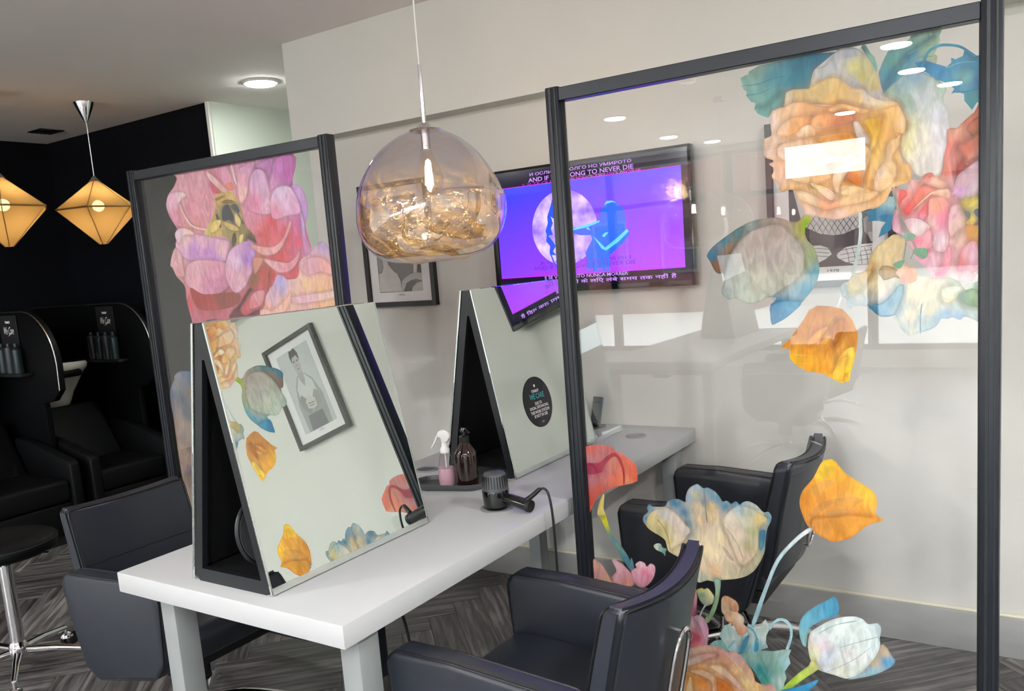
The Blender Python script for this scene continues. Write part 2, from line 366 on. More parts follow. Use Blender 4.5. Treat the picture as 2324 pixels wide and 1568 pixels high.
   ('911 1501 932 1488 936 1475 930 1441 953 1417 963 1401 977 1398 1004 1391 1026 1394 1048 1381 1058 1364 1090 1366 1091 1292 1078 1294 1058 1302 1048 1295 1033 1301 1021 1298 1009 1298 1002 1285 987 1274 969 1268 962 1268 945 1260 930 1267 918 1287 911 1308 902 1310 887 1306 873 1310 860 1322 851 1333 817 1335 810 1329 801 1338 800 1352 789 1362 787 1380 794 1392 807 1397 817 1413 834 1416 849 1425 856 1453 871 1476 893 1491', '900,1487,d8bd8c 882,1473,d6c08a 918,1470,cdb489 873,1450,dcc58f 900,1439,cdb384 860,1430,c99f62 849,1419,b59a68 817,1401,9a9a83 792,1376,7896a0 806,1344,8199a5 826,1375,b39f5e 835,1354,a7adaa 881,1372,d6c4a3 863,1392,d9c79b 890,1356,b9b3ab 844,1338,8f9ba6 899,1342,4d8099 880,1319,3d7896 922,1361,6a8d96 920,1322,7c97a0 945,1360,dcc696 943,1311,d3bd92 945,1269,b3ad98 930,1275,8ea09c 966,1301,8f9a94 983,1358,dfcba0 987,1320,c4b98c 978,1276,7ea0a8 999,1338,c7bfa0 1004,1300,5d8ba5 1018,1309,5b88ad 1046,1303,5a85ad 1029,1347,c4c8a8 1054,1336,7f9a7c 1071,1354,7f9a6b 1081,1307,93a296 1074,1336,6f8a60 970,1387,dcc5a5', 0.96, 1),
   ('807 1397 817 1413 834 1416 858 1422 856 1407 841 1384 826 1371 812 1361 807 1365 803 1382', '822,1395,a8935c 848,1411,c1a46a 816,1371,a59c5f', 1.0, 1),
   ('906 1365 917 1380 930 1380 927 1351 915 1322 909 1310 887 1306 873 1310 860 1322 851 1333 881 1341', '917,1370,5f8b98 899,1338,437d9b 880,1317,3f7c9a 915,1326,6f93a0', 1.0, 1),
   ('966 1268 966 1305 969 1332 967 1332 964 1305 964 1268', '965,1305,5f7f95', 1.0, 1),
   ('1011 1366 1026 1373 1044 1374 1058 1366 1048 1355 1044 1348 1031 1339 1018 1336 1009 1349', '1021,1360,d3d8bd 1038,1369,cfd8c4 1029,1345,d8d2ae', 1.0, 1),
   ('1063 1369 1077 1380 1091 1381 1091 1353 1081 1363 1068 1364', '1074,1373,b9cdb6 1087,1376,a9c4ae', 1.0, 1),
   ('1044 1352 1054 1357 1068 1366 1082 1363 1090 1348 1091 1324 1071 1326 1054 1334', '1054,1347,7f9a80 1077,1350,7b9a66 1079,1332,6c8f55', 1.0, 1),
  ]),
  ('carnation_print', 'printed small peach carnation bud', [
   ('874 1413 880 1427 892 1429 910 1423 917 1415 921 1397 910 1400 888 1394 880 1403', '882,1417,a58d62 903,1412,a88a60 892,1397,9c8763', 1.0, 1),
   ('912 1411 923 1420 932 1425 953 1418 960 1405 958 1390 944 1383 926 1385 921 1399', '926,1410,eab39c 944,1409,e0a489 949,1394,dd9a80 931,1391,dd9f8e', 1, 0),
   ('924 1532 933 1499 933 1469 929 1441 931 1441 935 1469 935 1499 927 1532', '934,1469,7c9284', 1.0, 1),
   ('944 1485 954 1468 945 1444 947 1443 956 1468 945 1486', '955,1468,84907f', 1.0, 1),
   ('934 1503 945 1502 955 1496 951 1485 936 1486 932 1494', '942,1494,7d9b86', 1.0, 1),
   ('953 1464 979 1463 979 1445 968 1442 953 1454', '966,1454,6e9a7c', 1.0, 1),
   ('907 1431 923 1439 932 1437 925 1424 916 1421', '920,1430,6f9a80', 1.0, 1),
  ]),
  ('stem_print', 'printed pale thin stems', [
   ('832 1540 831 1502 823 1454 813 1416 821 1413 831 1452 839 1501 839 1540', '827,1453,b6c6c2', 0.9, 1),
   ('787 1361 782 1347 777 1333 781 1332 786 1346 791 1359', '784,1346,d0d5d0', 0.9, 1),
   ('833 1558 833 1540 839 1540 839 1557', '836,1540,b6c6c2', 0.9, 1),
  ]),
  ('grey_tulip_print', 'printed grey-green tulip with dark blue petal tip', [
   ('706 1565 725 1555 707 1532 709 1506 726 1484 736 1451 737 1419 726 1388 706 1362 682 1336 657 1313 630 1298 616 1295 613 1323 613 1338 629 1362 605 1363 580 1352 555 1351 524 1365 502 1364 486 1383 494 1414 490 1435 473 1437 458 1466 450 1482 466 1503 499 1525 541 1549 581 1563 629 1566 653 1560 673 1551 690 1551', '708,1549,a9a53a 698,1527,a09a4c 726,1472,8f9d6a 730,1420,4d8f9d 706,1380,4288a3 670,1336,2d7fa3 627,1307,1f7597 623,1353,2f7f9f 653,1554,a58e7e 611,1555,8a8478 578,1552,6f7f7c 531,1532,5f7f83 482,1505,2c6d86 458,1482,2e6f8f 480,1458,7a5f4c 514,1502,7f6a58 545,1509,97908a 591,1506,a39a92 651,1516,a79a97 620,1474,a9a29c 680,1476,b5a59a 527,1434,aaa59d 573,1416,b4b8a9 619,1414,bcc0ae 678,1426,b3ad9c 509,1382,9fa19c 556,1365,b6bfb0 602,1375,b9bfb0 492,1367,707c85 702,1454,8f9a70', 0.95, 1),
   ('494 1414 506 1466 536 1510 577 1537 638 1547 669 1523 694 1489 702 1454 693 1419 648 1385 605 1363 580 1352 555 1351 524 1365 502 1364 486 1383', '528,1465,a59d95 576,1507,a3978f 637,1526,a3958c 620,1468,a69c98 673,1464,aca39a 678,1426,a9a89a 588,1415,b4b4a4 541,1403,aab0a4 571,1364,b6bdae 499,1380,9aa09c 633,1389,a5aa9c', 1.0, 1),
   ('450 1482 466 1503 499 1525 541 1549 553 1545 539 1519 510 1481 492 1436 473 1437 458 1466', '462,1484,20657f 498,1513,3b6f80 540,1543,4a7578 476,1452,7a5640 513,1496,8a6a4f', 1.0, 1),
   ('699 1538 708 1555 719 1555 707 1535 704 1518', '707,1540,86b020', 1.0, 1),
   ('613 1323 616 1347 641 1355 694 1350 657 1313 630 1298 616 1295', '628,1323,17709a 670,1342,3f86a8', 1.0, 1),
  ]),
  ('orange_poppy_print', 'printed orange poppy hanging head-down', [
   ('731 1339 762 1336 790 1329 812 1303 825 1270 826 1253 818 1206 807 1170 805 1150 786 1143 767 1152 741 1167 701 1173 675 1188 660 1206 658 1230 637 1235 662 1258 680 1282 699 1308 711 1329', '734,1328,b5722a 776,1318,b9782e 689,1276,b5701f 732,1275,b3692a 803,1288,bf7a2b 816,1253,c5812f 702,1230,dc9226 672,1206,efb31f 716,1194,e7a024 760,1230,d1872d 788,1215,e0a04a 801,1185,f2cf4a 792,1152,eebd2b 745,1179,e29a28 649,1237,c07c1f', 0.97, 0),
   ('773 1182 782 1209 805 1232 816 1229 815 1200 804 1170 781 1170', '788,1200,ecb85c 807,1200,f0d050 801,1176,f5d835', 1.0, 1),
   ('703 1242 727 1272 755 1286 741 1263 720 1242', '729,1261,d8933c', 1.0, 1),
   ('735 1248 758 1265 783 1271 766 1251 743 1239', '757,1255,e2a355', 1.0, 1),
   ('764 1265 770 1295 792 1303 792 1277 777 1245 769 1236', '777,1270,b0691c', 1.0, 1),
   ('764 1161 776 1188 799 1212 793 1182 787 1149', '784,1179,eebb45', 1.0, 1),
  ]),
  ('red_poppy_print', 'printed red poppy with green stem', [
   ('39 936 69 944 94 947 119 945 139 940 146 928 162 927 179 915 196 903 209 891 212 871 211 844 192 835 166 828 139 820 109 806 79 787 58 756 43 725 34 729', '64,930,d9604f 106,938,cf6a68 62,901,b9747a 104,914,bb6d6c 146,935,c85a58 66,871,a83350 91,869,a63a55 57,834,b26272 100,847,c0655c 144,897,d06a55 174,900,e0613f 203,883,e25a35 201,855,e05f3c 140,841,e2683f 76,806,c54a35 52,765,d1452c 180,838,e58a60', 0.86, 0),
   ('44 885 86 890 116 913 140 925 157 915 169 886 171 852 168 833 164 833 164 871 154 900 143 914 124 904 104 880 94 862 48 852', '59,871,a02a4a 125,913,a83545 166,871,b03028', 0.9, 1),
   ('114 876 124 900 143 911 148 896 140 873 125 860', '131,891,cf7a68 140,903,d5826a', 0.8, 1),
   ('75 738 96 743 115 675 153 628 186 572 169 567 132 619 96 685', '88,729,b7a93c 104,712,cfcf1f 121,656,5f8a8a 171,592,4f8090', 0.95, 1),
   ('71 727 84 774 99 794 94 749 99 730', '90,755,c9b86a', 1.0, 1),
   ('169 567 177 606 184 572', '177,582,5f8a98', 1.0, 1),
  ]),
  ('pink_petal_print', 'printed pink petals low on the panel', [
   ('44 576 68 576 84 558 100 534 110 522 154 509 110 476 43 479', '56,564,dba696 61,538,dd9aa0 89,529,e2b193', 1.0, 1),
   ('111 592 141 583 164 566 183 543 188 531 161 510 113 519 111 539 124 557', '127,578,e2b5bd 139,550,e2a8b4 162,530,df9a8c 171,554,df9fae', 1.0, 1),
   ('174 555 178 568 192 577 189 586 204 598 220 594 226 585 240 596 253 585 244 549 216 519 189 521', '198,568,e6a9bb 218,565,dd7f9b 206,589,e9c2ca 246,591,e5b3c3', 1.0, 1),
  ]),
  ('big_tulip_print', 'printed large cream tulip edged in blue', [
   ('358 587 348 620 326 628 299 640 293 655 288 674 268 687 252 694 232 710 222 725 225 740 239 753 237 766 245 778 256 772 293 776 303 792 326 801 341 800 356 795 359 813 369 835 391 850 402 847 412 840 425 843 444 834 456 822 466 807 478 810 490 803 501 810 509 808 513 802 525 811 540 814 561 805 578 788 592 790 600 776 595 759 587 742 582 714 579 683 574 666 564 644 547 618 526 600 496 587 446 575 432 569 411 569 387 559 378 568 381 582', '242,769,5f8aa3 229,732,5f8b9f 251,719,c5b787 270,721,cbbf8a 287,751,bdbcb8 308,725,d3c3b0 331,739,cbbcb0 334,704,d9c5b3 310,670,ddcfa6 298,658,c9bb7c 325,788,3f7796 350,762,437c9b 362,731,5f8594 365,699,8f9f94 391,841,9fb0bb 370,807,8ca0b3 390,820,bdb596 391,788,d6bf97 413,801,7f8a98 423,835,6f95a5 447,814,5f8fa5 433,788,d2b177 436,761,dcbf8f 397,746,dcc39b 414,737,c5ad97 473,792,417a99 505,803,4d84a0 489,781,8ea6ae 525,797,9db0b3 555,798,aab7b6 592,775,6a98ac 568,773,cdb97e 544,762,b3b48f 513,758,b9b8aa 482,751,d3c5b0 502,724,dcc7ae 542,720,a8ab83 572,724,4d7f97 569,692,5f8c99 459,700,e2cda4 395,692,e3cfae 415,662,e6d1a6 382,658,dfcaa7 446,645,e5d2ae 500,683,d9c5ae 478,649,d3bfa6 520,654,dcc3a7 551,669,c4b58c 528,618,c0ba9a 560,649,b7b795 434,600,dcb489 402,606,ddc3a3 369,597,ddccaf 476,591,d0c5a4 400,575,b3bfae 387,564,c9c7ac', 1.0, 1),
   ('299 640 293 655 288 674 268 687 252 694 232 710 238 737 256 757 293 772 315 765 336 748 351 730 364 718 365 706 351 691 348 680 318 658', '245,738,c8b880 270,723,cfc08c 292,752,bfbcb6 322,738,cfc0b3 352,711,d2c4ba 329,688,dccab0 299,669,c9ba7f 309,659,dccfa8 285,707,b5a871', 1.0, 1),
   ('470 762 483 780 513 801 545 795 580 778 586 766 567 744 562 712 559 680 540 649 514 628 499 652 480 702 463 744', '483,763,d7c9b7 514,788,9fb3b8 544,778,a9ae96 564,768,d0b87c 523,749,bdb9a6 543,730,a5a87d 512,716,dbc6b2 531,687,b9b189 520,654,e0c6ad 491,714,dccbb3', 1.0, 1),
   ('567 731 581 737 580 712 573 686 565 681 564 706', '572,719,437a98 569,690,5b8a98', 1.0, 1),
   ('269 731 288 707 298 680 302 649 304 650 300 681 290 708 271 733', '299,680,a89c68', 0.7, 1),
   ('412 836 414 805 415 773 417 744 420 744 418 774 417 805 415 837', '417,773,9a9a98', 0.6, 1),
   ('460 678 477 663 492 642 486 639 470 652', '477,655,c5b39f', 0.7, 1),
   ('462 739 486 713 505 681 514 653 517 654 507 683 488 714 464 741', '506,682,c9b8a0', 0.6, 1),
   ('432 577 450 577 448 544 440 506 427 471 408 441 399 452 414 473 427 506 434 542', '441,569,8faf9a 439,527,93b08a 423,477,8cad84 403,448,9aa878', 1.0, 1),
  ]),
  ('pink_tulip_print', 'printed pink and red tulip', [
   ('355 577 364 571 375 547 379 522 377 491 367 453 332 440 307 435 325 491 339 534 348 564', '357,563,dba9b8 353,525,dc9fb0 349,488,cf6f95 369,515,e0b3bf 338,465,cc5f86 367,465,d0678d', 1.0, 1),
   ('285 341 298 400 310 436 325 455 350 460 366 453 385 461 401 447 409 420 406 396 400 371 366 359 335 348 322 337', '332,445,e0bcc2 356,434,dfbcc6 385,447,dcaec1 399,414,d9a3bd 330,401,d6565c 306,406,dd8a8f 316,361,d24a45 353,386,d85a68 377,390,d4566e 396,382,dd9aae 298,346,cf5a45', 1.0, 1),
   ('305 337 333 362 356 384 359 401 360 387 345 365 322 341', '340,368,e39a90', 1.0, 1),
   ('367 453 385 461 401 447 409 420 406 396 400 371 392 398 381 429', '389,445,dfb5c6 402,414,d9a3bd 396,382,dda5b5', 1.0, 1),
  ]),
  ('flower_bud_print', 'printed small pale flower bud', [
   ('379 536 394 545 401 542 412 547 423 536 430 523 424 503 410 494 401 492 387 506 381 522', '386,537,c9c26f 395,524,7d9a86 412,536,d6cf92 420,517,cfc9a0 403,500,9fae94', 1.0, 1),
   ('401 496 392 480 383 459 387 458 396 479 405 494', '394,479,b9c2bd', 1.0, 1),
  ]),
  ('flower_bud_print', 'printed mint green bud above the chair back', [
   ('252 652 262 661 275 661 280 651 293 648 288 637 287 625 279 635 261 640', '259,653,c9cfba 275,646,8fb0a3 286,639,7fa99c', 1.0, 1),
  ]),
  ('green_leaf_print', 'printed green and mint crumpled leaves', [
   ('410 377 424 390 447 399 460 383 469 368 441 360', '428,384,86b3ab 454,381,7fb0a8', 1, 0),
   ('496 366 528 380 559 388 593 393 623 404 642 407 634 387 639 368 622 339 620 346 627 322 621 307 616 281 606 246 576 239 555 292 537 323 513 346', '536,370,8fb5aa 580,374,8ab0a5 623,394,9fbcb0 557,328,2f8f90 567,307,3a9389 601,349,7fae9f 631,366,9cc3cb 610,305,b5cdc4 588,288,7fae9f', 1, 0),
   ('439 409 449 428 456 443 472 451 483 439 498 421 521 436 524 460 541 459 550 449 565 461 566 472 575 483 579 470 587 462 575 435 573 416 579 401 559 391 545 374 528 380 503 370 469 366 456 387 447 399', '460,430,b5cfc9 470,404,c2d4cf 493,408,c9d9d3 511,400,8fbac0 527,414,d3dfd5 546,407,8fbcc5 565,433,c9d8cf 572,469,c5d3c5 503,377,7fb0ba 541,385,7fb5c0 448,413,a3c5c0 535,453,a9c9cb', 1, 0),
   ('498 369 514 416 527 426 520 399 507 371', '513,396,3f8fa8', 1.0, 1),
   ('539 384 544 418 551 424 553 401 548 384', '547,402,438fad', 1.0, 1),
   ('524 449 539 438 548 411 553 413 543 442 527 453', '541,440,6aa5ad', 1.0, 1),
   ('469 378 486 400 482 403 465 381', '484,401,8fb5c0', 1.0, 1),
  ]),
  ('peach_bloom_print', 'printed small peach ruffled bloom', [
   ('451 517 457 530 469 533 484 527 497 518 501 502 498 490 511 481 515 470 513 458 521 450 521 436 502 419 492 431 479 452 464 458 457 474 450 486', '464,519,d9a886 486,511,d9a580 465,487,d9b593 485,476,e0bb98 507,471,dfd0bd 505,438,dba685 477,456,d6a280 456,499,c9b596', 1.0, 1),
   ('477 517 489 525 499 513 499 493 483 490 472 497', '488,516,dfae8a 490,498,cf9a75', 1.0, 1),
  ]),
  ('peach_rose_print', 'printed peach rose at the foot of the panel', [
   ('284 338 312 335 335 348 376 365 409 375 439 374 464 365 483 371 503 361 517 343 532 322 538 300 542 292 566 288 586 297 594 285 598 274 596 197 526 83 384 19 262 36 217 140 235 193 260 239 275 279', '297,326,d9b9a5 351,342,d9b6a8 411,366,ddb3a5 446,361,dea096 487,360,d3a6a6 502,339,dcb0a0 312,287,e3b187 295,296,e0b38c 373,300,e8a860 422,334,e3ad8c 456,330,e8a97c 489,313,ecc088 523,309,e2b090 347,258,e69a3f 383,254,e08a38 420,286,e9b987 443,291,ecc39b 453,262,dd8434 488,277,e8c0a0 511,282,f0d48a 544,273,eec484 581,287,d8a8a0 285,232,e6b578 259,213,e8b878 309,225,e2b68f 368,189,dc8f45 509,223,e2b080 362,63,dca070', 1.0, 1),
   ('290 195 295 246 292 283 309 279 315 256 306 224 302 188', '301,260,dfc0a8 299,217,e3bfa0', 1.0, 1),
   ('346 282 377 291 410 289 428 271 427 237 414 215 411 260 381 275', '363,283,eec79c 405,278,e8bd96 423,251,e6b48c', 1.0, 1),
   ('407 312 444 318 469 301 488 284 510 251 485 265 457 285 425 299', '425,311,f0cda0 462,295,e9bfa0 488,272,e6bba5', 1.0, 1),
   ('327 194 339 244 347 265 351 239 354 200', '344,229,f3cf9a', 1.0, 1),
   ('312 295 345 321 399 347 434 351 398 327 364 308 332 291', '350,317,dfc0ad 410,344,e0aa9c', 1.0, 1),
   ('428 276 456 272 478 249 481 216 430 204 429 237', '448,252,d8782c 468,232,e09548', 1.0, 1),
  ]),
  ('orange_poppy_print', 'printed orange poppy standing upright on pale stem', [
   ('752 947 767 943 791 913 825 892 854 873 865 848 862 816 872 803 879 799 843 782 803 745 768 730 753 728 723 741 697 760 682 792 675 824 684 858 711 893 732 935', '752,934,efc02f 731,911,edb93a 776,909,e5a338 710,871,e0983a 766,871,e39a3d 694,831,c57f2e 730,835,dc9440 790,851,e6a047 844,862,efb93c 858,831,e9ac44 814,805,d9933c 764,800,d3903f 713,778,cf8a35 753,750,d08c36 813,768,d98f33 862,800,d8923a', 0.97, 1),
   ('710 871 741 890 766 887 735 863 710 849', '733,872,edb35c', 0.55, 1),
   ('698 793 730 829 775 845 739 814 708 783', '730,813,e6a65a', 0.55, 1),
   ('755 837 805 853 834 845 785 824', '795,840,eab05a', 0.55, 1),
   ('716 899 742 928 767 924 741 896', '742,912,f2cc4a', 0.55, 1),
   ('734 802 780 818 814 816 774 798', '776,809,e8b06a', 0.55, 1),
   ('713 784 764 795 814 805 879 799 843 782 803 745 768 730 753 728 723 741 702 758', '738,759,c98a40 804,783,d9953f 857,797,d8953c 768,741,cf8832', 1.0, 1),
   ('697 758 661 726 610 661 574 574 536 467 547 465 584 572 619 657 668 719 703 751', '697,754,d5dadb 603,640,b5cdd3 548,479,9fc3cb', 1.0, 1),
  ]),
  ('white_tulip_print', 'printed white and blue tulip', [
   ('665 479 676 510 704 540 740 566 760 578 769 548 758 521 729 509 692 477 681 424 668 443', '710,534,5fa5c0 750,559,4f9cbb 759,536,4b9bbf 682,490,6fb0c5 675,445,8fc3c5', 0.93, 1),
   ('867 464 882 464 894 445 903 430 891 410 860 386 822 367 787 356 820 395', '876,449,c0ad8f 885,423,5d9ec5 851,387,8fb9c5 851,419,c5b091', 1.0, 1),
   ('695 383 687 425 695 467 722 493 758 518 800 532 825 530 840 518 862 524 871 510 867 485 867 461 851 423 823 385 787 357 755 359 719 364 706 371', '709,480,c5cfcf 729,491,cfdcd9 790,520,dfeae6 822,519,d5e2df 774,485,dfebe5 837,483,dbe8e4 861,508,c9dadd 714,438,d3d0d4 727,433,d6c3cf 773,456,cbd8d6 740,414,c5cfdd 789,424,dbd9d6 820,445,dde2dd 845,457,d5e3e2 700,399,c9cba0 726,389,c3c9d3 772,377,d3d5c3 804,391,cfd8d0 707,426,d9cfae', 1.0, 1),
   ('719 470 758 499 806 518 806 521 758 501 718 472', '758,500,a9bfbf', 0.8, 1),
   ('773 441 818 464 865 487 864 489 817 466 773 443', '818,465,b9cccc', 0.8, 1),
   ('739 366 798 407 843 452 842 453 797 409 739 368', '798,408,bcc8cc', 0.8, 1),
   ('616 291 658 342 686 370 697 391 713 372 706 360 679 335 643 298 629 275 593 248', '637,307,a9c93f 679,350,b5c95a 700,377,c5c57c', 1.0, 1),
   ('612 283 657 304 688 323 709 336 710 329 688 300 670 285 636 266 608 259', '636,285,2f86b3 685,311,3a90bb 705,332,4f9cc0', 1.0, 1),
   ('589 456 599 475 615 486 629 484 639 470 639 442 627 407 635 406 646 442 647 473 634 492 614 494 594 480 582 459', '632,488,a9cdd5', 0.95, 1),
  ]),
 ],
 'L': [
  ('peony_print', 'printed giant pink peony with yellow stamens', [
   ('257 1951 447 1945 565 1947 891 1949 877 1840 924 1810 937 1740 920 1692 926 1642 933 1601 895 1574 857 1510 807 1502 716 1481 680 1441 650 1394 546 1365 475 1362 346 1366 258 1346 243 1375 229 1455 230 1506 187 1548 173 1582 163 1600 201 1659 221 1691 213 1714 233 1729 200 1776 183 1822 197 1865 242 1899 265 1929', '288,1921,d99aa6 408,1907,dfa0ae 529,1920,d790ab 484,1888,d3748c 645,1932,dc9ac0 752,1919,c983b8 860,1926,c86fb0 871,1865,c05fa5 677,1903,dfa5c0 209,1820,dba0b5 274,1852,e0abb5 308,1810,d98a9a 388,1803,dd98a8 256,1760,cf6a80 352,1741,d98a8c 505,1791,d9a58c 668,1853,dfaac5 659,1797,dc8fae 736,1820,d9a5c5 798,1763,dcb0d0 872,1781,c99ad0 922,1751,b98ac8 894,1704,c9589a 755,1716,d6404f 711,1669,cf4a4f 817,1660,d8434f 883,1630,d2466a 899,1603,c9709f 770,1587,d04048 833,1532,cf3f50 723,1523,c03a3a 620,1571,c98a80 403,1666,d9a5b5 283,1686,dcaec0 317,1645,c080c0 474,1618,cf95c0 228,1624,d3a0a5 200,1569,c89090 342,1561,d592a5 417,1529,cf7f9a 273,1509,d08090 234,1437,c04a4f 317,1434,b53a40 444,1456,963f35 392,1392,a8505f 264,1374,b85f78 554,1414,c04550 495,1389,c86575 597,1439,c75560 641,1474,bd3f48 648,1516,8f4a35', 0.98, 1),
   ('461 1891 480 1868 507 1844 470 1853 451 1881', '474,1867,cf5a72', 1.0, 1),
   ('537 1877 568 1879 578 1852 548 1855', '558,1866,d98060', 1.0, 1),
   ('445 1935 494 1898 539 1851 516 1848 461 1891 436 1925', '464,1906,e6b8bd 518,1858,e3b0a5', 1.0, 1),
   ('573 1945 580 1897 590 1865 602 1866 592 1898 585 1945', '586,1898,e8c3c5', 1.0, 1),
   ('613 1920 645 1932 698 1941 693 1911 665 1878 651 1839 622 1801 600 1803 597 1871', '636,1882,e0a0b5 635,1831,e5b5b0 664,1914,d79ac0', 1.0, 1),
   ('760 1833 797 1928 890 1944 874 1840 810 1837', '820,1896,c97ac0 860,1881,bf5faa 784,1850,d390bd', 1.0, 1),
   ('702 1920 756 1938 798 1938 765 1867 756 1898', '739,1925,c384bd 771,1902,b974ae', 1.0, 1),
   ('655 1839 675 1893 708 1912 742 1900 757 1858 763 1787 753 1747 695 1752 641 1778', '697,1890,d9a8d0 726,1846,dfb0d0 681,1795,dd86a5 742,1769,dfa8c0', 1.0, 1),
   ('872 1830 901 1835 927 1810 939 1750 921 1702 905 1733 898 1773', '904,1812,c79ad0 925,1751,b88ac5', 1.0, 1),
   ('759 1787 780 1825 810 1837 852 1835 877 1815 898 1773 899 1734 850 1733 764 1726', '815,1822,e3c3e3 836,1779,dfb5d3 781,1745,d88aa5 875,1756,d9a0c5', 1.0, 1),
   ('899 1734 915 1702 914 1653 930 1601 903 1578 898 1639', '907,1678,c99ad0 915,1612,bf7aa8', 1.0, 1),
   ('183 1822 201 1865 237 1877 295 1871 308 1854 281 1846 269 1825 291 1768 326 1732 252 1739 214 1764', '222,1846,dba5c0 276,1862,e8c3c8 245,1789,d5899c 295,1746,d58a95', 1.0, 1),
   ('259 1824 280 1778 323 1732 410 1711 414 1718 330 1738 290 1781 270 1826', '326,1735,e9c4bd', 1.0, 1),
   ('468 1843 516 1848 562 1848 588 1825 604 1782 611 1739 621 1707 660 1673 662 1641 621 1665 593 1636 555 1639 523 1631 523 1673 486 1687 407 1688 385 1700 416 1736 455 1775 469 1805', '503,1823,c9a55c 558,1828,d6b072 519,1779,8f7f5a 482,1751,8a7a50 561,1755,d3b56f 570,1722,9a8a5c 527,1737,a09060 453,1722,d0b05c 410,1704,d9c070 560,1665,b5a050 604,1698,8a7a48 629,1670,5a4030 534,1651,7f7340', 1, 0),
   ('505 1791 538 1799 549 1777 572 1733 561 1712 535 1741 497 1744', '537,1757,3a4048', 1.0, 1),
   ('463 1774 482 1751 484 1719 470 1726', '475,1742,2f3338', 1.0, 1),
   ('585 1763 603 1735 608 1719 587 1731', '596,1737,4a4f55', 1.0, 1),
   ('552 1792 576 1800 594 1772 578 1763', '575,1782,4d5258', 1.0, 1),
   ('501 1813 541 1819 577 1805 531 1805', '538,1810,8f7440', 1.0, 1),
   ('441 1744 489 1745 459 1710 418 1703', '452,1726,dcc070', 1.0, 1),
   ('570 1764 595 1736 583 1711 564 1733', '578,1736,e0c683', 1.0, 1),
   ('496 1739 555 1723 582 1700 536 1704', '542,1717,cdb068', 1.0, 1),
   ('540 1682 557 1692 559 1660 532 1641', '547,1669,4a4530', 1.0, 1),
   ('578 1679 601 1683 587 1647 571 1643', '585,1663,e3cf7a', 1.0, 1),
   ('474 1831 529 1836 512 1828 479 1820', '499,1829,a58242', 1.0, 1),
   ('623 1676 658 1663 663 1647 635 1659', '645,1661,4a2f25', 1.0, 1),
   ('221 1691 263 1710 345 1704 423 1686 506 1669 519 1652 494 1600 468 1586 356 1593 252 1617 211 1664', '276,1693,e0b3b8 373,1680,d9a5bb 317,1645,bf86c3 395,1623,c07fc0 469,1634,dcaab5 430,1599,b983c5', 1.0, 1),
   ('213 1714 242 1734 292 1730 328 1705 262 1705 230 1674', '248,1722,d9b5c5 290,1719,e6c5b5', 1.0, 1),
   ('239 1550 273 1593 358 1604 483 1585 492 1547 501 1508 447 1473 381 1465 308 1474 248 1510', '319,1573,dba3b0 423,1562,d793a8 372,1504,c9809f 452,1500,b86f90 277,1526,d59aa5', 1.0, 1),
   ('173 1582 163 1600 201 1659 238 1629 239 1590 238 1545 196 1547', '202,1620,d3a0a5 209,1569,c98f90 179,1593,d8a0a8', 1.0, 1),
   ('263 1498 333 1470 430 1468 510 1470 546 1452 500 1416 386 1403 289 1418', '311,1446,a8302f 442,1446,8f3a30 373,1421,b5403f', 0.85, 1),
   ('499 1605 523 1631 581 1653 634 1654 656 1631 646 1590 622 1539 584 1493 533 1466 503 1476 482 1515 478 1558', '570,1632,d9a5cc 614,1624,c089cf 601,1593,a070c0 546,1586,dcb5cf 550,1522,d8a5b0 584,1541,c98fa8 505,1530,d79ab0', 1.0, 1),
   ('603 1519 652 1537 716 1565 706 1508 673 1441 604 1481', '632,1512,7f4a30 687,1525,b5443a 656,1473,c5505a', 1.0, 1),
   ('632 1644 704 1628 762 1629 810 1661 847 1713 852 1698 815 1645 765 1603 699 1597 651 1621', '667,1631,dd9a95 746,1615,e0a0a0 826,1670,de8f9c', 1.0, 1),
   ('690 1587 753 1573 816 1563 854 1581 879 1605 866 1565 819 1533 761 1531 708 1565', '731,1569,dda0a5 822,1553,d98a9a', 1.0, 1),
   ('638 1591 690 1587 670 1557 636 1533', '659,1567,c9846f', 1.0, 1),
   ('624 1464 677 1467 654 1415 591 1401 597 1439', '637,1448,d08a92 616,1417,c9707a', 1.0, 1),
   ('598 1479 562 1448 506 1396 471 1370 481 1364 517 1391 573 1443 609 1473', '512,1393,4a1a1c', 1.0, 1),
   ('467 1365 515 1410 555 1376 620 1395 654 1394 631 1370 544 1357', '570,1381,5f1525', 1.0, 1),
  ]),
  ('peach_rose_print', 'printed peach and lilac rose edge', [
   ('857 1510 873 1565 924 1587 963 1619 997 1624 1021 1605 1026 1565 1030 1480 1031 1395 1030 1192 632 1194 639 1373 643 1394 667 1404 681 1446 725 1486 752 1521 787 1514 807 1502', '995,1606,b094c0 943,1575,c99ab0 904,1543,d9a8a5 985,1538,dc9a8f 999,1497,e0a888 764,1505,a995c8 774,1478,a89ac8 719,1449,cfa5b8 825,1486,dbb0a8 894,1477,e5b98c 960,1459,e5b080 819,1445,e0b09a 986,1407,e8b58a 887,1426,dfa5a8 778,1410,dfae98 681,1398,dfa095 950,1393,e2a57a 859,1246,dfa580', 1.0, 1),
   ('803 1435 889 1442 992 1447 1033 1455 1033 1430 954 1418 849 1412', '887,1426,dcaab5 991,1440,e5bdb0', 1.0, 1),
   ('871 1555 930 1576 989 1567 1025 1535 1027 1505 969 1519 900 1512', '926,1551,d39aa8 998,1537,dd9a94', 1.0, 1),
   ('643 1375 666 1399 709 1392 781 1431 814 1455 774 1384', '686,1387,e6b3a0 756,1411,e2ab9a', 1.0, 1),
  ]),
  ('grey_tulip_print', 'printed dusky blue and beige tulip petal', [  # inks darkened: the dim light low on this panel is put into the colours
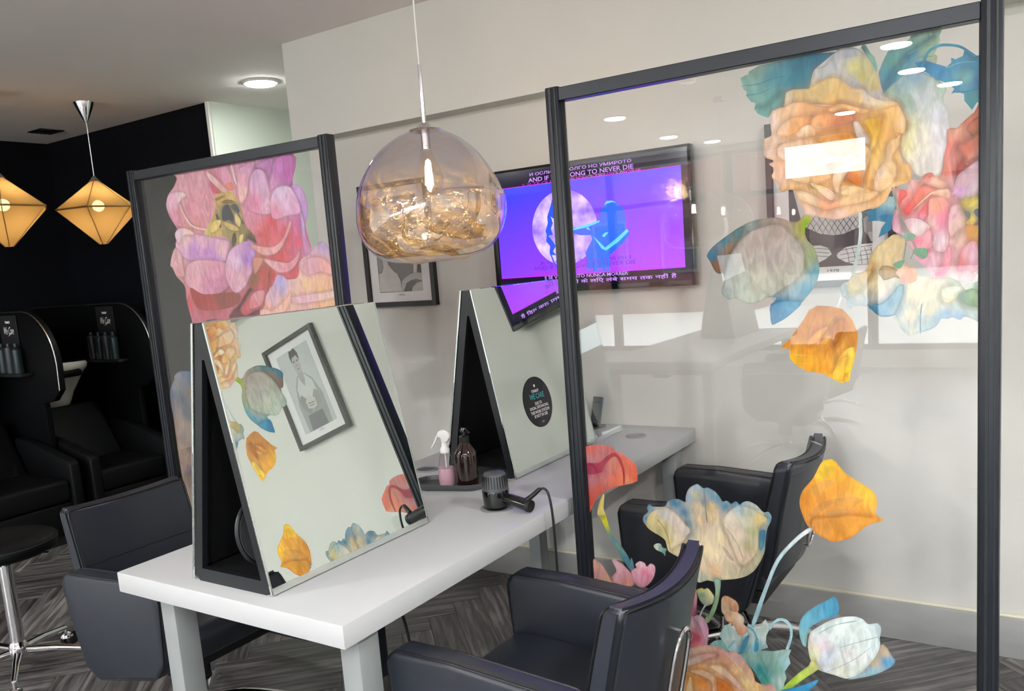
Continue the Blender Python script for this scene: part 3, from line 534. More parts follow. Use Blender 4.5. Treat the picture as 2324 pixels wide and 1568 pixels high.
   ('129 1158 167 1162 200 1158 223 1139 332 1104 355 975 281 572 64 412 65 623 58 692 53 795 53 881 53 966 48 1017 53 1068 73 1101 93 1125 95 1138 113 1152', '123,1142,72727c 165,1152,3f5872 208,1126,324c60 100,1102,6e6e74 72,1061,4c5c6c 128,1042,3b4856 183,1069,615448 71,1007,65616a 92,984,7f6e66 132,985,464e5b 176,963,323840 106,934,907b6a 153,919,7b6a60 64,899,846e61 93,866,6e5b53 126,833,726056 72,837,907b66 104,798,8f7966 72,762,907b6a 107,736,6a5b61 73,693,8c7b6c 266,1005,585960 253,806,806e60', 1.0, 1),
  ]),
 ],
}
TV_SHAPES = {
  'figure': '76 1682 87 1700 99 1712 125 1719 160 1702 183 1668 186 1631 181 1600 196 1594 198 1575 176 1550 105 1499 106 1466 101 1436 -11 1440 -2 1483 -8 1516 7 1539 28 1570 24 1587 -27 1591 -64 1603 -103 1604 -107 1624 -63 1625 -19 1626 25 1636 70 1646 72 1669',
  'arm_light': '-107 1621 -63 1622 8 1633 68 1644 67 1637 8 1621 -58 1614 -108 1612',
  'arm_light_2': '32 1584 86 1531 141 1566 189 1599 197 1589 150 1552 91 1519 70 1527',
  'hair_light': '93 1704 104 1719 130 1718 150 1707 130 1712 103 1707',
  'wrist_light': '2 1615 13 1621 23 1607',
  'hip_light': '74 1581 90 1593 106 1592 84 1573',
  'wave': '-153 1747 -141 1765 -140 1708 -130 1688 -154 1671 -164 1681 -155 1652 -168 1629 -159 1604 -182 1601 -161 1575 -149 1555 -165 1532 -149 1516 -172 1518 -162 1493 -148 1458 -168 1488 -182 1528 -177 1557 -195 1578 -190 1606 -195 1621 -181 1654 -181 1683 -168 1710',
}
TV_TEXT = [
  ('И ОСЛИ ВЫ ДОЛГО НО УМИРОТО', -255, 1858, 225, 1857, 15, 'W'),
  ('AND IF YOU LONG TO NEVER DIE', -263, 1834, 232, 1834, 18, 'W'),
  ('Y SI TE QUEDAS MUCHO TIEMPO MORIR', -299, 1819, 267, 1817, 13, 'P'),
  ('あなたが続きしない場合は', -235, 1477, 207, 1478, 16, 'D'),
  ('AND IF YOU LONG TO NEVER DIE', -266, 1457, 221, 1457, 17, 'D'),
  ('당신이 결코 오래 죽지 않으면', -259, 1435, 235, 1438, 14, 'P'),
  ('E SE VOCÊ MUITO NUNCA MORRER', -214, 1417, 183, 1412, 18, 'W'),
  ('आप कभी के लिए लंबे समय तक नहीं हैं', -199, 1390, 394, 1387, 22, 'W'),
]
PHOTO_1992 = [
  ('5a5654', '-1228 1728 -1226 1626 -1220 1400 -943 1393 -948 1704'),
  ('77726f', '-1179 1618 -1088 1589 -988 1561 -996 1491 -1046 1463 -1071 1447 -1090 1483 -1144 1526 -1156 1572'),
  ('8a8684', '-1221 1621 -1199 1606 -1186 1547 -1187 1511 -1214 1490 -1218 1553'),
  ('c9c5c2', '-1234 1635 -1195 1637 -1176 1595 -1157 1558 -1149 1531 -1123 1503 -1096 1484 -1080 1449 -1077 1398 -1220 1400 -1217 1490 -1195 1496 -1183 1520 -1185 1551 -1199 1606'),
  ('cfcccb', '-984 1569 -958 1567 -971 1490 -993 1484'),
  ('b5b1af', '-1080 1398 -1071 1447 -1046 1465 -1009 1481 -974 1490 -941 1482 -942 1445 -978 1455 -1013 1450 -1043 1437 -1065 1398'),
  ('4a4644', '-1064 1399 -1043 1437 -1013 1450 -984 1451 -986 1434 -1009 1413 -1014 1396'),
  ('bab6b4', '-1013 1396 -1005 1417 -975 1435 -940 1442 -943 1393'),
  ('413d3c', '-958 1563 -943 1558 -943 1488 -970 1494'),
]
PHOTO_1978 = [
  ('4f3f42', '838 1835 826 1403 1120 1397 1125 1796'),
  ('c9c4c4', '838 1690 1074 1673 1071 1533 1011 1511 977 1510 933 1518 884 1544 863 1583'),
  ('dcd9da', '896 1477 932 1477 958 1466 967 1452 971 1442 948 1425 930 1417 921 1413 872 1405 868 1463'),
  ('dcd9da', '993 1445 1019 1464 1062 1470 1121 1472 1120 1399 1057 1400 1022 1409 992 1427 988 1437'),
  ('8f8788', '1080 1559 1093 1571 1118 1547 1117 1490 1104 1486 1092 1505 1082 1515'),
  ('b9b2b2', '1096 1513 1109 1512 1115 1481 1106 1477 1098 1496'),
]
NET_1978 = ['881 1586 907 1547 924 1516', '916 1583 893 1553 879 1531', '902 1584 928 1545 945 1514', '938 1581 915 1551 901 1529', '924 1582 949 1543 966 1513', '959 1579 936 1549 922 1528', '945 1580 970 1542 987 1511', '980 1577 957 1547 944 1526', '966 1578 991 1540 1008 1509', '1000 1575 978 1546 965 1524', '987 1576 1012 1538 1028 1508', '1021 1573 999 1544 986 1522', '1007 1574 1032 1536 1049 1506', '1042 1571 1020 1542 1006 1521', '1028 1572 1053 1535 1069 1504', '1062 1569 1040 1540 1027 1519', '1048 1570 1073 1533 1089 1503', '1082 1567 1061 1538 1047 1517', '1002 1454 1058 1461 1117 1465', '1001 1438 1057 1445 1116 1450', '1001 1422 1057 1430 1116 1435', '1001 1406 1057 1414 1116 1419', '1019 1464 1027 1438 1031 1404', '1041 1462 1049 1437 1052 1403', '1062 1461 1070 1436 1074 1402', '1083 1459 1091 1434 1095 1400', '1104 1458 1112 1433 1116 1399', '882 1471 932 1465 962 1461', '882 1457 931 1452 962 1447', '882 1444 931 1438 962 1434']
# ------------------------------------------------------------------ materials
M_wall = mat('warm_white_paint', '#d2d1cb', .75, noise_amt=.03, noise_scale=3, bump=.06, bump_scale=350)
M_ceil = mat('ceiling_paint', '#f7f1ef', .85, noise_amt=.02, noise_scale=2)
M_pale = mat('pale_green_white_paint', '#d5dbd0', .75, noise_amt=.03, noise_scale=3)
M_blackwall = mat('black_navy_paint', '#090b11', .7, spec=.12, noise_amt=.2, noise_scale=4)
M_skirt = mat('grey_tile_skirting', '#989896', .35, noise_amt=.12, noise_scale=6, stretch=(1, 1, 4))
M_bead = mat('cream_bead', '#d8d2bd', .5)
M_table = mat('white_laminate', '#bfc1c2', .40, noise_amt=.02, noise_scale=5)
M_leg = mat('grey_lacquered_steel', '#8d9292', .4, noise_amt=.06, noise_scale=10)
M_blackframe = mat('black_lacquer_frame', '#14181d', .42, noise_amt=.15, noise_scale=20, bump=.05)
M_black = mat('matt_black', '#0a0b0d', .55)
M_screenframe = mat('anthracite_aluminium', '#1a2028', .36, metal=.15, noise_amt=.08, noise_scale=30)
M_mirror = mat('silvered_glass', (.76, .83, .79), 0.0, metal=1.0)
M_mirror_edge = mat('polished_mirror_edge', '#cfd6d2', .12, metal=.7)
M_chrome = mat('chrome', (.78, .78, .80), .09, metal=1.0)
M_steel = mat('brushed_steel', (.55, .54, .53), .28, metal=1.0)
M_leather = mat('charcoal_leatherette', '#262b34', .38, spec=.6, noise_amt=.10, noise_scale=60, bump=.10, bump_scale=420)
M_pipe = mat('black_piping', '#0d0e11', .5)
M_blackleather = mat('black_leatherette', '#08090b', .55, spec=.16, noise_amt=.2, noise_scale=30, bump=.08, bump_scale=300)
M_rubber = mat('black_rubber', '#0c0c0d', .6)
M_glossblack = mat('gloss_black_plastic', '#08090b', .12, coat=.6)
M_greyplast = mat('grey_plastic', '#8b8e90', .45)
M_dgrey = mat('dark_grey_plastic', '#4a4d50', .5)
M_white = mat('white_plastic', '#ecebea', .4)
M_ceramic = mat('white_ceramic', '#e6e2da', .15, coat=.4)
M_paper = mat('white_mat_board', '#e9e7e8', .8)
M_frameblack = mat('black_picture_frame', '#0f0f12', .35)
M_pane = clear_glass('clear_glass', (1.0, 1.0, 1.0), 1.5)
M_picglass = clear_glass('picture_glass', (1, 1, 1), 1.35)
M_winglass = clear_glass('window_glass', (.97, .98, .98), 1.4)
M_pave = mat('pale_paving', '#dedad2', .8, noise_amt=.1, noise_scale=3)
M_brick = mat('red_brick', '#6b4138', .8, noise_amt=.25, noise_scale=4)
M_stone = mat('pale_stone', '#6f675f', .8, noise_amt=.1, noise_scale=3)
M_lamp = emit('led_diffuser', (1.0, 1.0, .99), 34.0 * LAMP_POWER)
M_lamp_soft = emit('led_diffuser_dim', (.96, 1.0, .95), 9.0 * LAMP_POWER)
M_trimwhite = mat('white_lamp_trim', '#e8e6e2', .5)
M_darkwin = mat('dark_window', '#2d3238', .1)

# wood-look floor: tone per plank from the object's random value, grain along the plank
def floor_material(name, per_object=True):
    M = bpy.data.materials.new(name); M.use_nodes = True
    nt = M.node_tree; b = nt.nodes['Principled BSDF']
    tc = nt.nodes.new('ShaderNodeTexCoord')
    mp = nt.nodes.new('ShaderNodeMapping'); mp.inputs['Scale'].default_value = (2.2, 26, 1)
    src = tc.outputs['Object']
    oi = nt.nodes.new('ShaderNodeObjectInfo')
    add = nt.nodes.new('ShaderNodeVectorMath'); add.operation = 'ADD'
    comb = nt.nodes.new('ShaderNodeCombineXYZ')
    mul = nt.nodes.new('ShaderNodeMath'); mul.operation = 'MULTIPLY'; mul.inputs[1].default_value = 37.0
    nt.links.new(oi.outputs['Random'], mul.inputs[0]); nt.links.new(mul.outputs[0], comb.inputs[0]); nt.links.new(mul.outputs[0], comb.inputs[1])
    nt.links.new(src, add.inputs[0]); nt.links.new(comb.outputs[0], add.inputs[1]); nt.links.new(add.outputs[0], mp.inputs[0])
    n = nt.nodes.new('ShaderNodeTexNoise'); n.inputs['Scale'].default_value = 1.6; n.inputs['Detail'].default_value = 7; n.inputs['Distortion'].default_value = .6
    nt.links.new(mp.outputs[0], n.inputs['Vector'])
    rp = nt.nodes.new('ShaderNodeValToRGB')
    e = rp.color_ramp.elements
    e[0].position = .3; e[0].color = (*lin('#292828'), 1)
    e[1].position = .72; e[1].color = (*lin('#837e7b'), 1)
    x = e.new(.5); x.color = (*lin('#514e4d'), 1)
    nt.links.new(n.outputs['Fac'], rp.inputs[0])
    hs = nt.nodes.new('ShaderNodeHueSaturation')
    mr = nt.nodes.new('ShaderNodeMapRange'); mr.inputs['To Min'].default_value = .65; mr.inputs['To Max'].default_value = 1.45
    nt.links.new(oi.outputs['Random'], mr.inputs[0]); nt.links.new(mr.outputs[0], hs.inputs['Value'])
    nt.links.new(rp.outputs[0], hs.inputs['Color']); nt.links.new(hs.outputs[0], b.inputs['Base Color'])
    b.inputs['Roughness'].default_value = .36; b.inputs['Specular IOR Level'].default_value = .5
    return M
M_floor = floor_material('dark_wood_vinyl')

# ------------------------------------------------------------------ the room
ZC = 2.667
XL, XR, YB, YF = -4.92, 4.4, 0.0, -9.0

fl = struct(MB().box((XL - .2, YF - .2, -.1), (XR + .2, 2.2, -.006)).build('floor', M_floor), 'dark wood-look plank floor laid in herringbone', 'floor')
# herringbone planks, 45 degrees to the walls
PW, PLn = .125, .75
pm = MB().box((0, 0, -.006), (PLn, PW, 0), .0015, 1).mesh('plank')
pm.materials.append(M_floor)
c45 = math.cos(PI / 4)
def herring(fn):
    n = int(round(PLn / PW))
    for k in range(-30, 30):
        for q in range(-16, 16):
            ax = k * PW + q * PLn * 1.0
            ay = k * PW - q * PLn * 1.0
            fn(ax, ay, 0)            # plank along a
            fn(ax, ay + PW, 1)       # plank along b
def plank_at(ax, ay, kind):
    # centre in world coordinates
    if kind == 0: cx, cy_ = ax + PLn / 2, ay + PW / 2
    else: cx, cy_ = ax + PW / 2, ay + PLn / 2
    wx = c45 * (cx - cy_); wy = c45 * (cx + cy_) - 1.2
    return wx, wy
cand = []
def collect(ax, ay, kind):
    wx, wy = plank_at(ax, ay, kind)
    if -4.3 < wx < 2.7 and -2.9 < wy < .5:
        cand.append((math.hypot(wx - CAM_LOC[0], wy - CAM_LOC[1]), ax, ay, kind, wx, wy))
herring(collect)
cand.sort()
def plank_matrix(ax, ay, kind):
    R = Matrix.Rotation(PI / 4, 4, 'Z')
    L = Matrix.Translation((ax, ay, 0)) if kind == 0 else Matrix.Translation((ax + PW, ay, 0)) @ Matrix.Rotation(PI / 2, 4, 'Z')
    return Matrix.Translation((0, -1.2, 0)) @ R @ L
rest = MB()
for idx, (d, ax, ay, kind, wx, wy) in enumerate(cand):
    Mx = plank_matrix(ax, ay, kind)
    if idx < 290:
        o = bpy.data.objects.new('plank', pm); COL.objects.link(o); o.parent = fl; o.matrix_local = Mx
    else:
        rest.box((0, 0, -.006), (PLn, PW, 0), 0, 1, M=Mx)
if len(rest.bm.verts):
    ro = rest.build('plank_field', M_floor, fl); ro['kind'] = 'stuff'

struct(MB().box((XL - .2, YF - .2, ZC), (XR + .2, 2.2, ZC + .12)).build('ceiling', M_ceil), 'flat pale plaster ceiling', 'ceiling')
# TV wall (ends at x=-1.63 beside the passage), bulkhead above
struct(MB().box((-1.63, 0, 0), (XR, .16, 2.186)).build('wall_back', M_wall), 'warm white wall carrying the television and pictures', 'wall')
struct(MB().box((-1.63, -.11, 2.186), (XR, .16, ZC)).build('trim_1', M_wall), 'boxed bulkhead running along the top of the television wall', 'bulkhead')
bb = struct(MB().box((-1.63, -.018, 0), (XR, 0, .148), .003, 2).build('baseboard_back', M_skirt), 'tall grey skirting board along the television wall', 'skirting')
MB().tube([(-1.63, -.008, .153), (XR, -.008, .153)], .007, 8).build('bead', M_bead, bb)
# passage and black alcove on the left
struct(MB().box((-2.98, .465, 0), (-2.95, 2.0, ZC)).build('wall_passage', M_pale), 'pale wall of the passage beyond the black alcove', 'wall')
struct(MB().box((XL, .465, 0), (-2.98, .62, ZC)).build('wall_alcove', M_blackwall), 'black painted wall behind the wash basins', 'wall')
struct(MB().box((-2.988, .452, 0), (-2.962, .467, ZC)).build('trim_2', M_trimwhite), 'thin pale corner bead where black wall ends', 'trim')
struct(MB().box((XL - .15, -3.2, 0), (XL, .62, ZC)).build('wall_left', M_blackwall), 'black painted side wall left of the wash basins', 'wall')
struct(MB().box((XL - .15, YF, 0), (XL, -3.2, ZC)).build('wall_left_front', M_wall), 'white side wall nearer the shop window', 'wall')
struct(MB().box((-2.95, 2.0, 0), (-1.63 + .4, 2.15, ZC)).build('wall_passage_end', M_pale), 'pale end wall of the passage', 'wall')
struct(MB().box((-1.63, .16, 0), (-1.5, 2.0, ZC)).build('wall_passage_right', M_pale), 'pale right wall of the passage', 'wall')
struct(MB().box((XR, YF, 0), (XR + .15, .16, ZC)).build('wall_right', M_wall), 'white wall on the right of the salon', 'wall')
# shop front behind the camera: tall bays on the left, lower bays on the right
XS = -.15
sf = MB()
sf.box((XL, YF - .15, 0), (XR, YF, .2)); sf.box((XL, YF - .15, 2.6), (XS, YF, ZC)); sf.box((XS, YF - .15, 2.08), (XR, YF, ZC))
struct(sf.build('wall_front', M_wall), 'low sill wall and lintel of the shop front', 'wall')
bays = [(XL + (XS - XL) * i / 3, XL + (XS - XL) * (i + 1) / 3, 2.6) for i in range(3)] + [(XS + (XR - XS) * i / 3, XS + (XR - XS) * (i + 1) / 3, 2.08) for i in range(3)]
for i, (x0, x1, zt) in enumerate(bays):
    w = struct(MB().box((x0, YF - .10, .2), (x0 + .05, YF - .02, zt)).box((x1 - .05, YF - .10, .2), (x1, YF - .02, zt)).box((x0, YF - .10, .2), (x1, YF - .02, .26)).box((x0, YF - .10, zt - .05), (x1, YF - .02, zt)).box((x0, YF - .10, 2.04), (x1, YF - .02, 2.10)).build('window_%d' % (i + 1), M_screenframe), 'shop window bay number %d of the front' % (i + 1), 'window')
    MB().box((x0 + .05, YF - .066, .26), (x1 - .05, YF - .058, zt - .05)).build('pane', M_winglass, w)
# street outside
pv = struct(MB().box((-22, -44, -.25), (26, YF - .15, -.12)).build('pavement', M_pave), 'pale pavement outside the shop window', 'pavement')
def town(x0, x1, y, h, m_, label):
    b = thing('town_building', label, 'building', ((x0 + x1) / 2, y, -.12))
    w = x1 - x0
    MB().box((-w / 2, -3, 0), (w / 2, 0, h)).build('facade', m_, b)
    MB().box((-w / 2 - .1, -3, h), (w / 2 + .1, .15, h + .25)).build('cornice', M_stone, b)
    for r in range(int(h // 2.6)):
        for c in range(int(w // 1.9)):
            xx = -w / 2 + 1.0 + c * 1.9
            f = MB().box((xx - .5, 0, r * 2.6 + 1.0), (xx + .5, .06, r * 2.6 + 2.4)).build('window', M_stone, b)
            MB().box((xx - .42, .05, r * 2.6 + 1.08), (xx + .42, .075, r * 2.6 + 2.32)).build('glazing', M_darkwin, f)
town(-15, -4.6, -19, 8.2, M_brick, 'red brick building across the street, reflected in the glass')
town(-17, 22, -38, 4.0, M_stone, 'long low stone building far across the street')
# ------------------------------------------------------------------ styling table
ZT = .77
def make_table(label, loc):
    t = thing('styling_table', label, 'table', loc)
    MB().box((-.415, -1.025, ZT - .055), (.415, 1.025, ZT), .003, 2).build('worktop', M_table, t)
    for cx in (-.325, .350):
        for sy in (-1, 1):
            MB().box((cx - .03, sy * .918 - .034, 0), (cx + .03, sy * .918 + .034, ZT - .055), .004, 2).build('leg', M_leg, t)
    MB().box((-.294, -.935, ZT - .10), (.319, -.90, ZT - .056)).build('apron', M_leg, t)
    MB().box((-.294, .90, ZT - .10), (.319, .935, ZT - .056)).build('apron', M_leg, t)
    MB().box((-.05, -.9, ZT - .13), (.05, .9, ZT - .085), .004).build('cable_tray', M_black, t)
    MB().box((-.09, -.15, ZT - .2), (.09, .22, ZT - .13), .006).build('socket_box', M_black, t)
    return t
table = make_table('long white styling table with grey legs standing end-on to the wall', (0, -1.025, 0))
# joint line in the worktop edge and small cut-outs for dryers
def grommet(x, y, label, r=.042):
    g = thing('table_grommet', label, 'grommet', (x, y, ZT), 0, 'round cable grommets in the worktop')
    MB().lathe([(r - .006, 0), (r, 0), (r, .003), (r - .003, .0045), (r - .007, .004), (r - .008, .0005)], seg=40, cap=False).build('rim', M_greyplast, g)
    MB().lathe([(0, .0005), (r - .007, .0005), (r - .007, .0015), (0, .0015)], seg=32).build('insert', M_dgrey if x < .1 else M_greyplast, g)
    return g
grommet(.242, -.204, 'round grey grommet near the far right corner of the white worktop')
grommet(.005, -.09, 'round dark grommet against the wall under the phone stand')
grommet(-.278, -.904, 'round dark grommet left of the tray, behind the spray bottle')

# ------------------------------------------------------------------ A-frame mirrors
def make_mirror(label, loc):
    t = thing('aframe_mirror', label, 'mirror', loc)
    W = .29; HB, HT, H = .142, .016, .648
    # hollow body: two end frames with triangular opening, base board, inner backs
    def endframe(y0, y1):
        b = MB(); bm = b.bm
        outer = [(-HB + .018, 0), (HB - .018, 0), (HB, .014), (HT, H), (-HT, H), (-HB, .014)]
        inner = [(-HB + .036, .032), (-HB + .036, .032), (HB - .036, .032)]
        ot = curve([Vector((p[0], p[1], 0)) for p in outer], 1, True)
        O = [(p.x, p.y) for p in ot]
        I = [(-HB + .032, .034), (HB - .032, .034), (.004, H - .085), (-.004, H - .085)]
        # bridge rings by angle
        def ring(n, poly):
            P = [Vector((a, c)) for a, c in poly]; L = [(P[(i + 1) % len(P)] - P[i]).length for i in range(len(P))]
            return P
        Ov = [[bm.verts.new((p[0], y, p[1])) for p in O] for y in (y0, y1)]
        Iv = [[bm.verts.new((p[0], y, p[1])) for p in I] for y in (y0, y1)]
        # O: 0 bl,1 br,2 r,3 tr,4 tl,5 l   I: 0 bl,1 br,2 tr,3 tl
        for s_, (A, B) in enumerate(zip(Ov, Iv)):
            for f in ([A[0], A[1], B[1], B[0]], [A[1], A[2], B[1]], [A[2], A[3], B[2], B[1]], [A[3], A[4], B[3], B[2]], [A[4], A[5], B[0], B[3]], [A[5], A[0], B[0]]):
                bm.faces.new(f if s_ == 0 else f[::-1])
        n = len(O)
        for k in range(n): bm.faces.new((Ov[0][k], Ov[1][k], Ov[1][(k + 1) % n], Ov[0][(k + 1) % n]))
        for k in range(4): bm.faces.new((Iv[0][k], Iv[0][(k + 1) % 4], Iv[1][(k + 1) % 4], Iv[1][k]))
        bmesh.ops.recalc_face_normals(bm, faces=bm.faces)
        return b
    endframe(-W, -W + .016).build('end_frame', M_blackframe, t, 20)
    endframe(W - .016, W).build('end_frame', M_blackframe, t, 20)
    MB().box((-HB + .02, -W + .016, .004), (HB - .02, W - .016, .03)).build('base_board', M_black, t)
    # two mirror panes leaning together
    ang = math.atan2(HB - HT, H)
    L = math.hypot(HB - HT, H)
    for s_ in (-1, 1):
        p = MB(); 
        p.box((0.001, -W - .004, 0), (.007, W + .004, L), .0012, 1)
        Mx = Matrix.Translation((s_ * HB, 0, .002)) @ Matrix.Rotation(-s_ * ang, 4, 'Y') @ (Matrix.Scale(-1, 4, (1, 0, 0)) if s_ < 0 else Matrix.Identity(4))
        bmesh.ops.transform(p.bm, matrix=Mx, verts=p.bm.verts)
        if s_ < 0: bmesh.ops.reverse_faces(p.bm, faces=p.bm.faces)
        po_ = p.build('mirror_pane', M_mirror, t, 20)
        bk_ = MB().box((-.004, -W + .017, .03), (.0005, W - .017, L - .01))
        bmesh.ops.transform(bk_.bm, matrix=Mx, verts=bk_.bm.verts)
        bk_.build('backing', M_black, po_, 20)
        # bevelled strip along the foot and the sides of the glass
        e = MB(); e.box((.0071, -W - .004, .0), (.0078, W + .004, .016)); e.box((.0071, -W - .004, .0), (.0078, -W, L)); e.box((.0071, W, .0), (.0078, W + .004, L))
        bmesh.ops.transform(e.bm, matrix=Mx, verts=e.bm.verts)
        e.build('bevel_strip', M_mirror_edge, po_, 20)
    return t
mirA = make_mirror('tent-shaped double mirror at the near end of the table reflecting a framed portrait', (-.008, -1.707, ZT))
mirB = make_mirror('tent-shaped double mirror with a round black notice, behind the screen post', (-.02, -.628, ZT))
# round notice stuck on the far mirror
M_notice = mat('black_vinyl', '#121316', .5)
M_notice2 = mat('dark_violet_vinyl', '#2b2730', .5)
M_ink = mat('white_ink', '#f8f8f6', .6)
M_ink_teal = mat('teal_ink', '#49b6bd', .6)
angS = math.atan2(.142 - .016, .648)
PANE = Matrix.Translation((.142, 0, .002)) @ Matrix.Rotation(-angS, 4, 'Y')
def on_pane(y, al, off): return PANE @ Matrix.Translation((off, y, al)) @ Matrix(((0, 0, 1, 0), (1, 0, 0, 0), (0, 1, 0, 0), (0, 0, 0, 1)))
R_ = .0925
st = MB()
bm = st.bm
CM = on_pane(-.052, .2255, .0081)
top = [bm.verts.new(CM @ Vector((R_ * math.cos(2 * PI * k / 64), R_ * math.sin(2 * PI * k / 64), .0006))) for k in range(64)]
bot = [bm.verts.new(CM @ Vector((R_ * math.cos(2 * PI * k / 64), R_ * math.sin(2 * PI * k / 64), 0))) for k in range(64)]
bm.faces.new(top); bm.faces.new(bot[::-1])
for k in range(64): bm.faces.new((bot[k], bot[(k + 1) % 64], top[(k + 1) % 64], top[k]))
sticker = st.build('notice_sticker', M_notice, mirB, 20); sticker['label'] = 'round black notice with white and teal lettering'
# violet lower-right segment
seg_ = [(R_ * .985 * math.cos(a), R_ * .985 * math.sin(a)) for a in [math.radians(x) for x in range(-108, 47, 7)]]
MB().flat([CM @ Vector((p[0], p[1], .0008)) for p in seg_]).build('violet_segment', M_notice2, sticker)
for body, w_, h_, cx, cy_, mt, bo in (('TONI&GUY', .05, .0105, -.004, .036, M_ink, .03), ('WE CARE', .098, .020, 0, .012, M_ink_teal, .02), ('DUE TO', .046, .0115, 0, -.010, M_ink, .03),
        ('SOCIAL DISTANCING,', .128, .0125, 0, -.0255, M_ink, .03), ('THIS WORK STATION', .128, .0115, 0, -.040, M_ink, .03), ('IS NOT IN USE', .090, .0115, 0, -.0545, M_ink, .03), ('X X', .016, .007, .004, -.077, M_ink, .0)):
    text_fit('lettering', body, w_, h_, mt, sticker, CM @ Matrix.Translation((cx, cy_, .0010)), 'C', bo)
MB().lathe([(0, 0), (.0055, 0), (.0055, .0002), (0, .0002)], seg=20, M=CM @ Matrix.Translation((-.002, .060, .0009))).build('emblem', M_ink, sticker)
# round black hand mirror tucked inside the near mirror stand
hm = thing('hand_mirror', 'round black hand mirror tucked inside the near tent-shaped mirror', 'hand mirror', (.030, -1.905, ZT + .03))
TH = Matrix.Translation((0, 0, .093)) @ Matrix.Rotation(math.radians(79), 4, 'Y')
MB().lathe([(0, -.004), (.082, -.004), (.088, -.001), (.088, .003), (.082, .005), (.078, .003), (0, .003)], seg=48, M=TH).build('disc', M_dgrey, hm)
MB().tube([TH @ Vector((.087 * math.cos(2 * PI * k / 48), .087 * math.sin(2 * PI * k / 48), 0)) for k in range(48)], .006, 8, True).build('rim', M_blackframe, hm)

# ------------------------------------------------------------------ glass screens with printed flowers
def print_material(name):
    M = bpy.data.materials.new(name); M.use_nodes = True
    nt = M.node_tree; b = nt.nodes['Principled BSDF']
    at = nt.nodes.new('ShaderNodeAttribute'); at.attribute_name = 'ink'
    n = nt.nodes.new('ShaderNodeTexNoise'); n.inputs['Scale'].default_value = 55; n.inputs['Detail'].default_value = 6; n.inputs['Distortion'].default_value = 1.2
    tc = nt.nodes.new('ShaderNodeTexCoord'); mp = nt.nodes.new('ShaderNodeMapping'); mp.inputs['Scale'].default_value = (1.3, 1, .45); mp.inputs['Rotation'].default_value = (0, .5, 0)
    nt.links.new(tc.outputs['Object'], mp.inputs[0]); nt.links.new(mp.outputs[0], n.inputs['Vector'])
    mr = nt.nodes.new('ShaderNodeMapRange'); mr.inputs['From Min'].default_value = .3; mr.inputs['From Max'].default_value = .7; mr.inputs['To Min'].default_value = .90; mr.inputs['To Max'].default_value = 1.10
    nt.links.new(n.outputs['Fac'], mr.inputs[0])
    hs = nt.nodes.new('ShaderNodeHueSaturation'); hs.inputs['Saturation'].default_value = 1.0
    nt.links.new(mr.outputs[0], hs.inputs['Value']); nt.links.new(at.outputs['Color'], hs.inputs['Color'])
    # soft painted folds: thin ridges of a second, stretched noise
    n2 = nt.nodes.new('ShaderNodeTexNoise'); n2.inputs['Scale'].default_value = 22; n2.inputs['Detail'].default_value = 3; n2.inputs['Distortion'].default_value = 2.2
    nt.links.new(mp.outputs[0], n2.inputs['Vector'])
    m3 = nt.nodes.new('ShaderNodeMapRange'); m3.inputs['From Min'].default_value = .38; m3.inputs['From Max'].default_value = .62; m3.inputs['To Min'].default_value = .84; m3.inputs['To Max'].default_value = 1.10
    nt.links.new(n2.outputs['Fac'], m3.inputs[0])
    h2 = nt.nodes.new('ShaderNodeHueSaturation'); nt.links.new(m3.outputs[0], h2.inputs['Value']); nt.links.new(hs.outputs[0], h2.inputs['Color'])
    hs = h2
    nt.links.new(hs.outputs[0], b.inputs['Base Color'])
    nt.links.new(at.outputs['Alpha'], b.inputs['Alpha'])
    b.inputs['Roughness'].default_value = .7; b.inputs['Specular IOR Level'].default_value = .2
    return M
M_print = print_material('printed_vinyl')
INK = 0.98   # print colour gain over the photograph's reading

